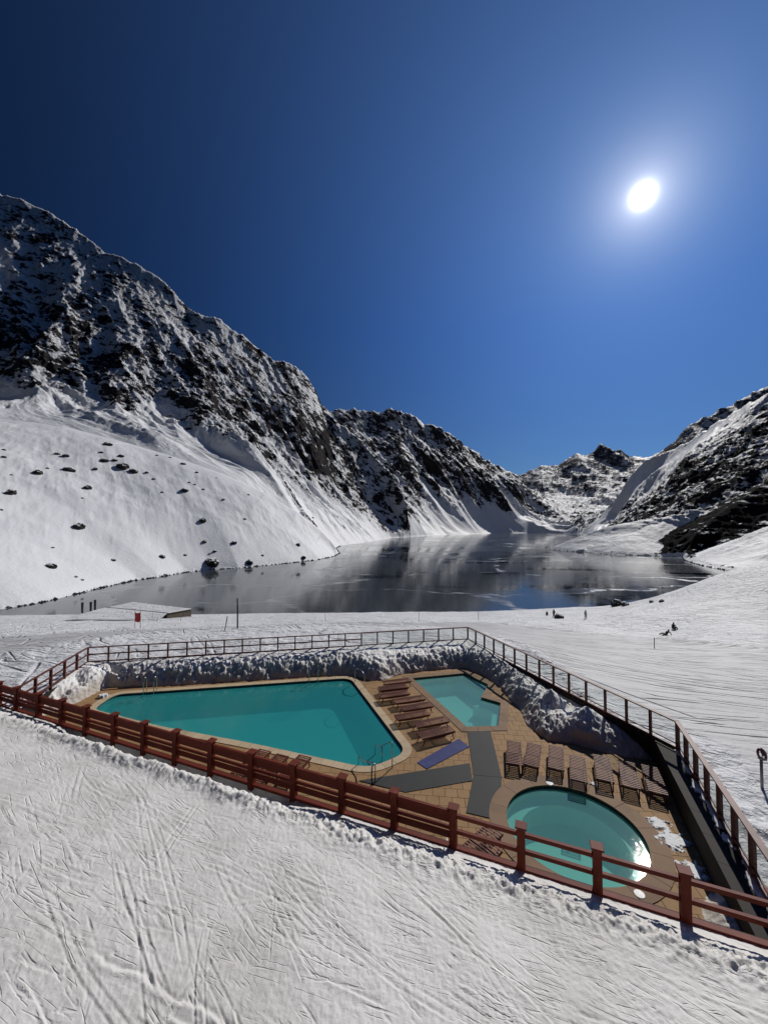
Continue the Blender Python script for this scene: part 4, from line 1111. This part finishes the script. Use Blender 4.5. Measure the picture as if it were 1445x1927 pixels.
hoop([[a, a+Vector((0, 0, .95)), a+Vector((0, 0, 1.0))+dn*.06, a+dn*1.0+Vector((0, 0, .35)), a+dn*1.3+Vector((0, 0, .33)), a+dn*1.3+Vector((0, 0, -.6))], [a+dn*.75+Vector((0, 0, .50)), a+dn*.75+Vector((0, 0, -.4))]], 'steel stair rail right of the large pool steps', 'stair rails of the large pool')
a = P(706, 1471, .02)
hoop([[a, a+Vector((0, 0, .62)), a+Vector((0, 0, .66))+dn*.06, a+dn*.9+Vector((0, 0, .36)), a+dn*1.3+Vector((0, 0, .33)), a+dn*1.3+Vector((0, 0, -.6))]], 'low steel stair rail left of the large pool steps', 'stair rails of the large pool')

# marker pole with red ring on the right
b = field_hit(1434, 1484); t = thing('rescue_marker', b, 'grey pole holding a dark red ring outside the right fence', 'marker')
hgt = 0.0
topz = PD(1432, 1424, b.y).z
mb = MB(); mb.tube([b-Vector((0, 0, .3)), Vector((b.x, b.y, topz))], .045, 10); mb.build('pole', M['pole'], t, smooth=True)
rr = .17; cc = Vector((b.x-.0, b.y-.03, topz+.09)); tl = Matrix.Rotation(R(-28), 3, 'Y')
pts = [cc+tl @ Vector((rr*.72*math.cos(x_), 0, rr*1.15*math.sin(x_))) for x_ in np.linspace(0, 2*math.pi, 25)]
mb = MB(); mb.tube(pts, .038, 8, False); mb.build('ring', M['darkred'], t, smooth=True)
mb = MB(); mb.beam(cc+tl @ Vector((.02, -.02, -.06)), cc+tl @ Vector((.05, -.02, .22)), .03, .09); mb.build('strap', M['dark'], t)
mb = MB(); mb.box(cc+Vector((.02, 0, -.15)), (.26, .07, .07), Matrix.Rotation(R(12), 3, 'Y')); mb.build('bracket', M['pole'], t)

# poles on the field
def stick(u, v0, v1, r_, mat, label, lean=0, name='marker_pole', cat='pole', group='thin poles standing in the snow field'):
    b = field_hit(u, v1); tp = PD(u+lean, v0, b.y); mb = MB(); mb.tube([b-Vector((0, 0, .3)), tp], r_, 8); o = mb.build(name, mat, None, smooth=True)
    o.data.transform(Matrix.Translation(-b)); o.location = b; tag(o, label, cat, group)
stick(447, 1126, 1183, .075, M['dark'], 'tall dark pole standing in front of the lake', 0)
stick(340, 1156, 1168, .05, M['pole'], 'short thin pole below the stone end of the snowy platform')
stick(422, 1160, 1187, .05, M['pole'], 'leaning thin pole just left of the tall dark pole', 6)
stick(612, 1150, 1169, .04, M['pole'], 'thin pole behind the middle of the back fence')
stick(788, 1150, 1170, .04, M['pole'], 'thin pole left of the back fence corner')
stick(1231, 1200, 1219, .04, M['pole'], 'thin pole on the tracked snow below the crouching skier')
stick(900, 1150, 1166, .04, M['pole'], 'thin pole just right of the back fence corner')

# slalom banner
b = field_hit(259, 1183); t = thing('slalom_gate', b, 'red slalom banner stretched between two thin poles', 'slalom gate')
k_ = b.y/FPX
for dx in (-5, 5):
    mb = MB(); mb.tube([(b.x+dx*k_, b.y, b.z-.3), (b.x+dx*k_-.05, b.y, b.z+36*k_)], .045, 8); mb.build('pole', M['bamboo'], t, smooth=True)
n = 8; vs_ = []; fs = []
for i in range(n):
    for j in range(n):
        a_, c_ = i/(n-1), j/(n-1); vs_.append((b.x+(-5+10*a_)*k_-.05*c_, b.y+.10*math.sin(a_*7+c_*3), b.z+(13+17*c_-2.2*(1-a_)*a_*3)*k_))
for i in range(n-1):
    for j in range(n-1): fs.append((i*n+j, (i+1)*n+j, (i+1)*n+j+1, i*n+j+1))
o = MB().add(vs_, fs).build('banner', M['flag'], t, smooth=True); md = o.modifiers.new('thick', 'SOLIDIFY'); md.thickness = .03

# low snow-covered platform with a stone end wall at the near shore
t0 = PD(200, 1146, 125); t1 = PD(248, 1136, 136); t2 = PD(360, 1149, 120); t3 = PD(315, 1157, 110)
t = thing('lakeside_platform', (t3.x, t3.y, ZL), 'low snow covered lakeside platform with a rough stone end wall', 'platform')
lo = [Vector((p.x, p.y, ZL-1)) for p in (t0, t1, t2, t3)]; hi = [t0, t1, t2, t3]
M_ = [M['hutwall']]
mb = MB(); mb.add(lo+hi, [(0, 1, 5, 4)[::-1], (1, 2, 6, 5)[::-1], (2, 3, 7, 6)[::-1], (3, 0, 4, 7)[::-1]]); mb.build('stone_wall', M['hutwall'], t)
# snow roof sheet with thickness
n = 26; xs = []
A4 = [h_+Vector((0, 0, .25)) for h_ in hi]
g_ = np.linspace(0, 1, n); U, W = np.meshgrid(g_, g_, indexing='ij')
def bil(k): return (A4[0][k]*(1-U)*(1-W)+A4[1][k]*U*(1-W)+A4[2][k]*U*W+A4[3][k]*(1-U)*W)
X = bil(0); Y = bil(1); Zz = bil(2)+.30*fbm(X/2, Y/2, 3, 800)*np.clip(U*(1-U)*W*(1-W)*60, 0, 1)
v_ = np.stack([X.ravel(), Y.ravel(), Zz.ravel()], 1); f_ = grid_faces(n, n)
o = mesh_np('snow_cover', v_, f_, M['snow_field']); o.data.transform(Matrix.Translation(-t.location)); o.parent = t
md = o.modifiers.new('thick', 'SOLIDIFY'); md.thickness = .30
g0 = PD(120, 1160, 100); g3 = PD(300, 1161, 100)
U2 = U; X = (hi[0].x*(1-W)+hi[3].x*W)*(1-U)+(g0.x*(1-W)+g3.x*W)*U; Y = (hi[0].y*(1-W)+hi[3].y*W)*(1-U)+(g0.y*(1-W)+g3.y*W)*U
Zz = (hi[0].z*(1-W)+hi[3].z*W+.42)*(1-U**.8)+(g0.z*(1-W)+g3.z*W-.8)*U**.8+.25*fbm(X/2.2, Y/2.2, 3, 810)*np.clip(U*(1-U)*4, 0, 1)
o = mesh_np('snow_cover', np.stack([X.ravel(), Y.ravel(), Zz.ravel()], 1), grid_faces(n, n)[:, ::-1], M['snow_field']); o.data.transform(Matrix.Translation(-t.location)); o.parent = t
for k, (i_, j_) in enumerate(((0, 1), (1, 2), (2, 3))):
    mb = MB(); mb.beam(hi[i_]+Vector((0, 0, .30)), hi[j_]+Vector((0, 0, .30)), .3, .25); mb.build('edge_beam', M['hutwall'], t)
for u, v, mlab in ((155, 1134, 'leftmost'), (171, 1133, 'middle'), (179, 1129, 'tallest, rightmost')):
    b = PD(u, v+9, 134); mb = MB(); mb.tube([b-Vector((0, 0, 2)), PD(u, v, 134)], [.3, .38], 8); o = mb.build('mooring_post', M['dark'], None); tag(o, mlab+' dark mooring post standing at the left end of the platform', 'post')

# ---- boulders
def rock_mesh(seed, name):
    bm = bmesh.new(); bmesh.ops.create_icosphere(bm, subdivisions=3, radius=1)
    c_ = np.array([v_.co[:] for v_ in bm.verts])
    n_ = fbm(c_[:, 0]*1.1+seed*3.1, c_[:, 1]*1.1+c_[:, 2]*.9, 3, seed)*.55+ridged(c_[:, 0]*1.8+c_[:, 2], c_[:, 1]*1.8-c_[:, 2]*.7+seed, 3, seed+5)*.22
    for v_, k in zip(bm.verts, n_): v_.co *= 1+k
    me = bpy.data.meshes.new(name); bm.to_mesh(me); bm.free(); me.materials.append(M['boulder']); return me
RM = [rock_mesh(i, 'boulder') for i in range(6)]
BL = [(405, 140, 38, 0), (475, 165, 52, 0), (520, 182, 40, 0), (445, 137, 25, 0), (470, 122, 30, 0), (222, 113, 25, 0), (255, 121, 30, 0), (268, 176, 50, 0), (145, 187, 40, 0), (370, 172, 22, 0), (340, 247, 35, 0), (42, 265, 45, 0),
      (710, 152, 25, 0), (765, 184, 15, 0), (717, 256, 35, 0), (787, 373, 35, 0), (305, 397, 52, 0), (908, 458, 30, 0), (630, 514, 30, 0), (720, 505, 15, 0), (825, 538, 70, 0), (968, 537, 35, 0), (440, 526, 22, 0), (200, 550, 48, 0),
      (320, 602, 15, 0), (1157, 466, 22, 0), (1178, 516, 25, 0), (740, 583, 35, 0), (642, 584, 18, 0), (965, 271, 12, 0), (868, 290, 15, 0), (950, 366, 15, 0), (835, 492, 18, 0), (795, 455, 20, 0), (320, 285, 12, 0), (205, 477, 15, 0),
      (15, 97, 18, 0), (15, 126, 20, 0), (570, 186, 18, 0), (597, 210, 18, 0), (790, 250, 14, 0), (395, 107, 20, 0), (420, 77, 40, 0), (735, 223, 12, 0), (757, 231, 12, 0), (295, 590, 15, 0), (185, 168, 14, 0), (630, 262, 14, 0), (815, 500, 12, 0), (1020, 507, 12, 0),
      (1215, 360, 14, 0), (660, 126, 14, 0), (610, 118, 12, 0), (840, 205, 8, 0), (45, 195, 12, 0), (5, 332, 14, 0)]
special = {1: 'wide boulder in the cluster high on the snow hill', 0: 'round dark boulder just left of the hilltop cluster', 2: 'boulder at the right end of the hilltop cluster', 7: 'dark boulder left of the hilltop cluster', 16: 'large lone dark boulder midway up the left hill',
           20: 'widest dark boulder just above the lake shore', 21: 'round boulder near the shore, right of the widest one', 23: 'jagged boulder low on the left hill above the shore', 27: 'boulder at the water line below the widest one', 15: 'lone boulder in the middle of the hill', 11: 'boulder at the far left edge of the hill', 25: 'small boulder near the tip of the hill', 8: 'low boulder on the left shoulder of the hill', 17: 'boulder above the shore toward the tip of the hill'}
MARKS = {2: 'the hilltop boulder cluster', 16: 'the large lone boulder', 20: 'the widest boulder above the lake shore', 23: 'the jagged low boulder', 15: 'the lone mid-hill boulder', 11: 'the far left boulder', 8: 'the left shoulder boulder', 14: 'the upper right boulder', 17: 'the boulder near the hill tip', 25: 'the small boulder at the hill tip', 12: 'the small boulder under the crest'}
special[14] = 'medium dark boulder on the upper right part of the snow hill'; special[12] = 'small dark boulder right under the crest of the snow hill'
SEEN = set()
for k, (x_, y_, w__, _) in enumerate(BL):
    u, v = x_/2.064, 800+y_/2.064; q = hit(u, v); rad = (w__/2.064)/2*q.y/FPX*.72
    o = bpy.data.objects.new('boulder', RM[k % 6]); col.objects.link(o); o.location = q+Vector((0, 0, rad*.02)); o.scale = (rad, rad*.9, rad*random.uniform(.62, .85)); o.rotation_euler = (0, 0, random.uniform(0, 6.28))
    if k in special: lb_ = special[k]
    else:
        j = min(MARKS, key=lambda m: (BL[m][0]-x_)**2+(BL[m][1]-y_)**2); dx_, dy_ = x_-BL[j][0], y_-BL[j][1]
        dr_w = ('above' if dy_ < -18 else 'below' if dy_ > 18 else '')+(' and ' if abs(dy_) > 18 and abs(dx_) > 22 else '')+('left of' if dx_ < -22 else 'right of' if dx_ > 22 else '')
        dr_w = (dr_w or 'touching').strip(); dist_w = 'just ' if math.hypot(dx_, dy_) < 60 else 'well ' if math.hypot(dx_, dy_) > 120 else ''
        if dr_w == 'touching': dist_w = ''
        lb_ = '%s dark boulder %s%s %s' % ('tiny' if w__ < 16 else 'small' if w__ < 26 else 'medium', dist_w, dr_w, MARKS[j])
        if lb_ in SEEN: lb_ = lb_.replace('dark boulder', 'dark boulder farther out,')
        if lb_ in SEEN: lb_ = lb_.replace('farther out,', 'farthest out,')
        SEEN.add(lb_)
    tag(o, lb_, 'boulder', 'dark boulders scattered on the left snow hill')
for u, v, w__, l in ((1160, 1136, 22, 'large black boulder at the lake edge beyond the skiers'), (1176, 1136, 14, 'smaller black boulder touching the large one at the lake edge'), (1052, 1160, 16, 'black boulder beside the standing person near the lake'), (1245, 1129, 9, 'small rock on the crest right of the black boulders'), (1226, 1130, 8, 'flat small rock on the crest next to the black boulders')):
    q = field_hit(u, v+4); rad = w__/2*q.y/FPX; o = bpy.data.objects.new('boulder', RM[(int(u)) % 6]); col.objects.link(o)
    o.location = q+Vector((0, 0, rad*.25)); o.scale = (rad*.9, rad*.8, rad*.72); o.rotation_euler = (0, 0, u); tag(o, l, 'boulder', 'black boulders near the lake shore')

# shoreline stones (one mass)
mb = MB(); rr_ = random.Random(5)
for i in list(range(17))+list(range(28, 41)):
    a = Vector((*LAKE[i], ZL)); b = Vector((*LAKE[i+1], ZL)); ln = (b-a).length; n = int(ln/(1.1 if i < 20 else 1.8))
    if ln > 600: continue
    for k in range(n):
        q = a.lerp(b, rr_.random())+Vector((rr_.gauss(0, .5), rr_.gauss(0, .5), .15)); s_ = rr_.uniform(.35, 1.15)
        o8 = [Vector((rr_.uniform(.7, 1.2)*x*s_, rr_.uniform(.7, 1.2)*y*s_, rr_.uniform(.5, 1.0)*z_*s_))+q for x, y, z_ in ((1, 0, 0), (0, 1, 0), (-1, 0, 0), (0, -1, 0), (0, 0, 1), (0, 0, -1))]
        mb.add(o8, [(0, 1, 4), (1, 2, 4), (2, 3, 4), (3, 0, 4), (1, 0, 5), (2, 1, 5), (3, 2, 5), (0, 3, 5)])
tag(mb.build('shore_stones', M['stone']), 'band of dark wet stones along the left waterline', 'stones', kind='stuff')

# ---- people (tiny in the picture)
def person(u, v, hpx, label, pose='stand', c_top=(.05, .05, .06), c_leg=(.05, .05, .06), face=0):
    b = field_hit(u, v); Hh = hpx*b.y/FPX*.97
    Hh = {'stand': 1.75}.get(pose, 1.75); k = Hh/1.75
    cmat = NT('jacket').fin(c_top, .7); lm = NT('trousers').fin(c_leg, .7)
    t = bpy.data.objects.new
    if pose == 'stand':
        J = [(0, 0, .98), (0, 0, 1.22), (0, .01, 1.46), (0, .01, 1.54), (0, .02, 1.68), (-.20, 0, 1.42), (-.27, .05, 1.15), (-.22, .22, 1.05), (.20, 0, 1.42), (.28, .06, 1.15), (.20, .22, 1.08), (-.11, 0, .90), (-.14, .04, .50), (-.16, 0, .08), (-.16, .14, .04), (.11, 0, .90), (.17, .02, .50), (.22, -.03, .08), (.22, .12, .04)]
    elif pose == 'sit':
        J = [(0, 0, .20), (0, -.03, .45), (0, .02, .68), (0, .03, .76), (0, .06, .90), (-.20, 0, .64), (-.28, .10, .42), (-.2, .28, .36), (.20, 0, .64), (.28, .10, .42), (.2, .28, .36), (-.12, .06, .20), (-.14, .42, .42), (-.14, .72, .08), (-.14, .84, .05), (.12, .06, .20), (.14, .42, .42), (.14, .72, .08), (.14, .84, .05)]
    else:     # fallen skier leaning on one arm
        J = [(0, 0, .22), (.16, -.02, .38), (.34, 0, .52), (.40, 0, .58), (.50, .03, .68), (.28, .16, .50), (.30, .34, .28), (.36, .42, .06), (.38, -.16, .50), (.55, -.26, .30), (.62, -.30, .06), (-.10, .10, .18), (-.48, .18, .30), (-.86, .20, .10), (-.90, .20, .22), (-.08, -.10, .16), (-.45, -.14, .16), (-.84, -.2, .08), (-.88, -.2, .2)]
    E = [(0, 1), (1, 2), (2, 3), (3, 4), (2, 5), (5, 6), (6, 7), (2, 8), (8, 9), (9, 10), (0, 11), (11, 12), (12, 13), (13, 14), (0, 15), (15, 16), (16, 17), (17, 18)]
    rad = [.16, .16, .17, .06, .11, .08, .06, .045, .08, .06, .045, .11, .08, .06, .05, .11, .08, .06, .05]
    me = bpy.data.meshes.new('person'); me.from_pydata([(x*k, y*k, z_*k) for x, y, z_ in J], E, []); me.update(); me.materials.append(cmat)
    o = bpy.data.objects.new('person', me); col.objects.link(o); o.location = b; o.rotation_euler = (0, 0, face)
    sm = o.modifiers.new('skin', 'SKIN'); sm.use_smooth_shade = True
    for i, r_ in enumerate(rad): me.skin_vertices[0].data[i].radius = (r_*k, r_*k)
    me.skin_vertices[0].data[0].use_root = True
    o.modifiers.new('sub', 'SUBSURF').levels = 1
    tag(o, label, 'person'); 
    # trousers as a slightly fuller layer over the legs, a hat on the head
    le = [(J[i][0]*k, J[i][1]*k, J[i][2]*k) for i in (0, 11, 12, 13, 15, 16, 17)]
    m2 = bpy.data.meshes.new('trousers'); m2.from_pydata(le, [(0, 1), (1, 2), (2, 3), (0, 4), (4, 5), (5, 6)], []); m2.update(); m2.materials.append(lm)
    o2 = bpy.data.objects.new('trousers', m2); col.objects.link(o2); o2.parent = o; sm = o2.modifiers.new('skin', 'SKIN'); sm.use_smooth_shade = True
    for i, r_ in enumerate((.175, .125, .10, .08, .125, .10, .08)): m2.skin_vertices[0].data[i].radius = (r_*k, r_*k)
    m2.skin_vertices[0].data[0].use_root = True; o2.modifiers.new('sub', 'SUBSURF').levels = 1
    hm = MB(); hm.world = False; cxh = Vector(J[4])*k; hm.tube([cxh+Vector((0, 0, -.02)), cxh+Vector((0, 0, .04)), cxh+Vector((0, 0, .10)), cxh+Vector((0, 0, .13))], [.122, .125, .095, .03], 10); o3 = hm.build('helmet', lm, None, smooth=True); o3.parent = o
    return o
person(1102, 1165, 17, 'person in a pale jacket walking across the snow near the lake', 'stand', (.30, .29, .24), (.34, .33, .28), R(20))
person(1042, 1162, 12, 'person in black standing beside the black boulder', 'stand', (.02, .02, .025), (.02, .02, .03), R(200))
person(1029, 1158, 6, 'person in dark clothes sitting on the snow at the crest', 'sit', (.06, .06, .07), (.03, .03, .04), R(160))
person(1267, 1184, 8, 'dark figure sitting higher on the tracked slope', 'sit', (.02, .02, .03), (.03, .03, .04), R(180))
person(1253, 1196, 8, 'dark skier fallen on the slope with one arm out', 'fall', (.02, .02, .025), (.03, .03, .03), R(10))
print('tris', sum(len(o.data.polygons)*2 for o in bpy.data.objects if o.type == 'MESH'))
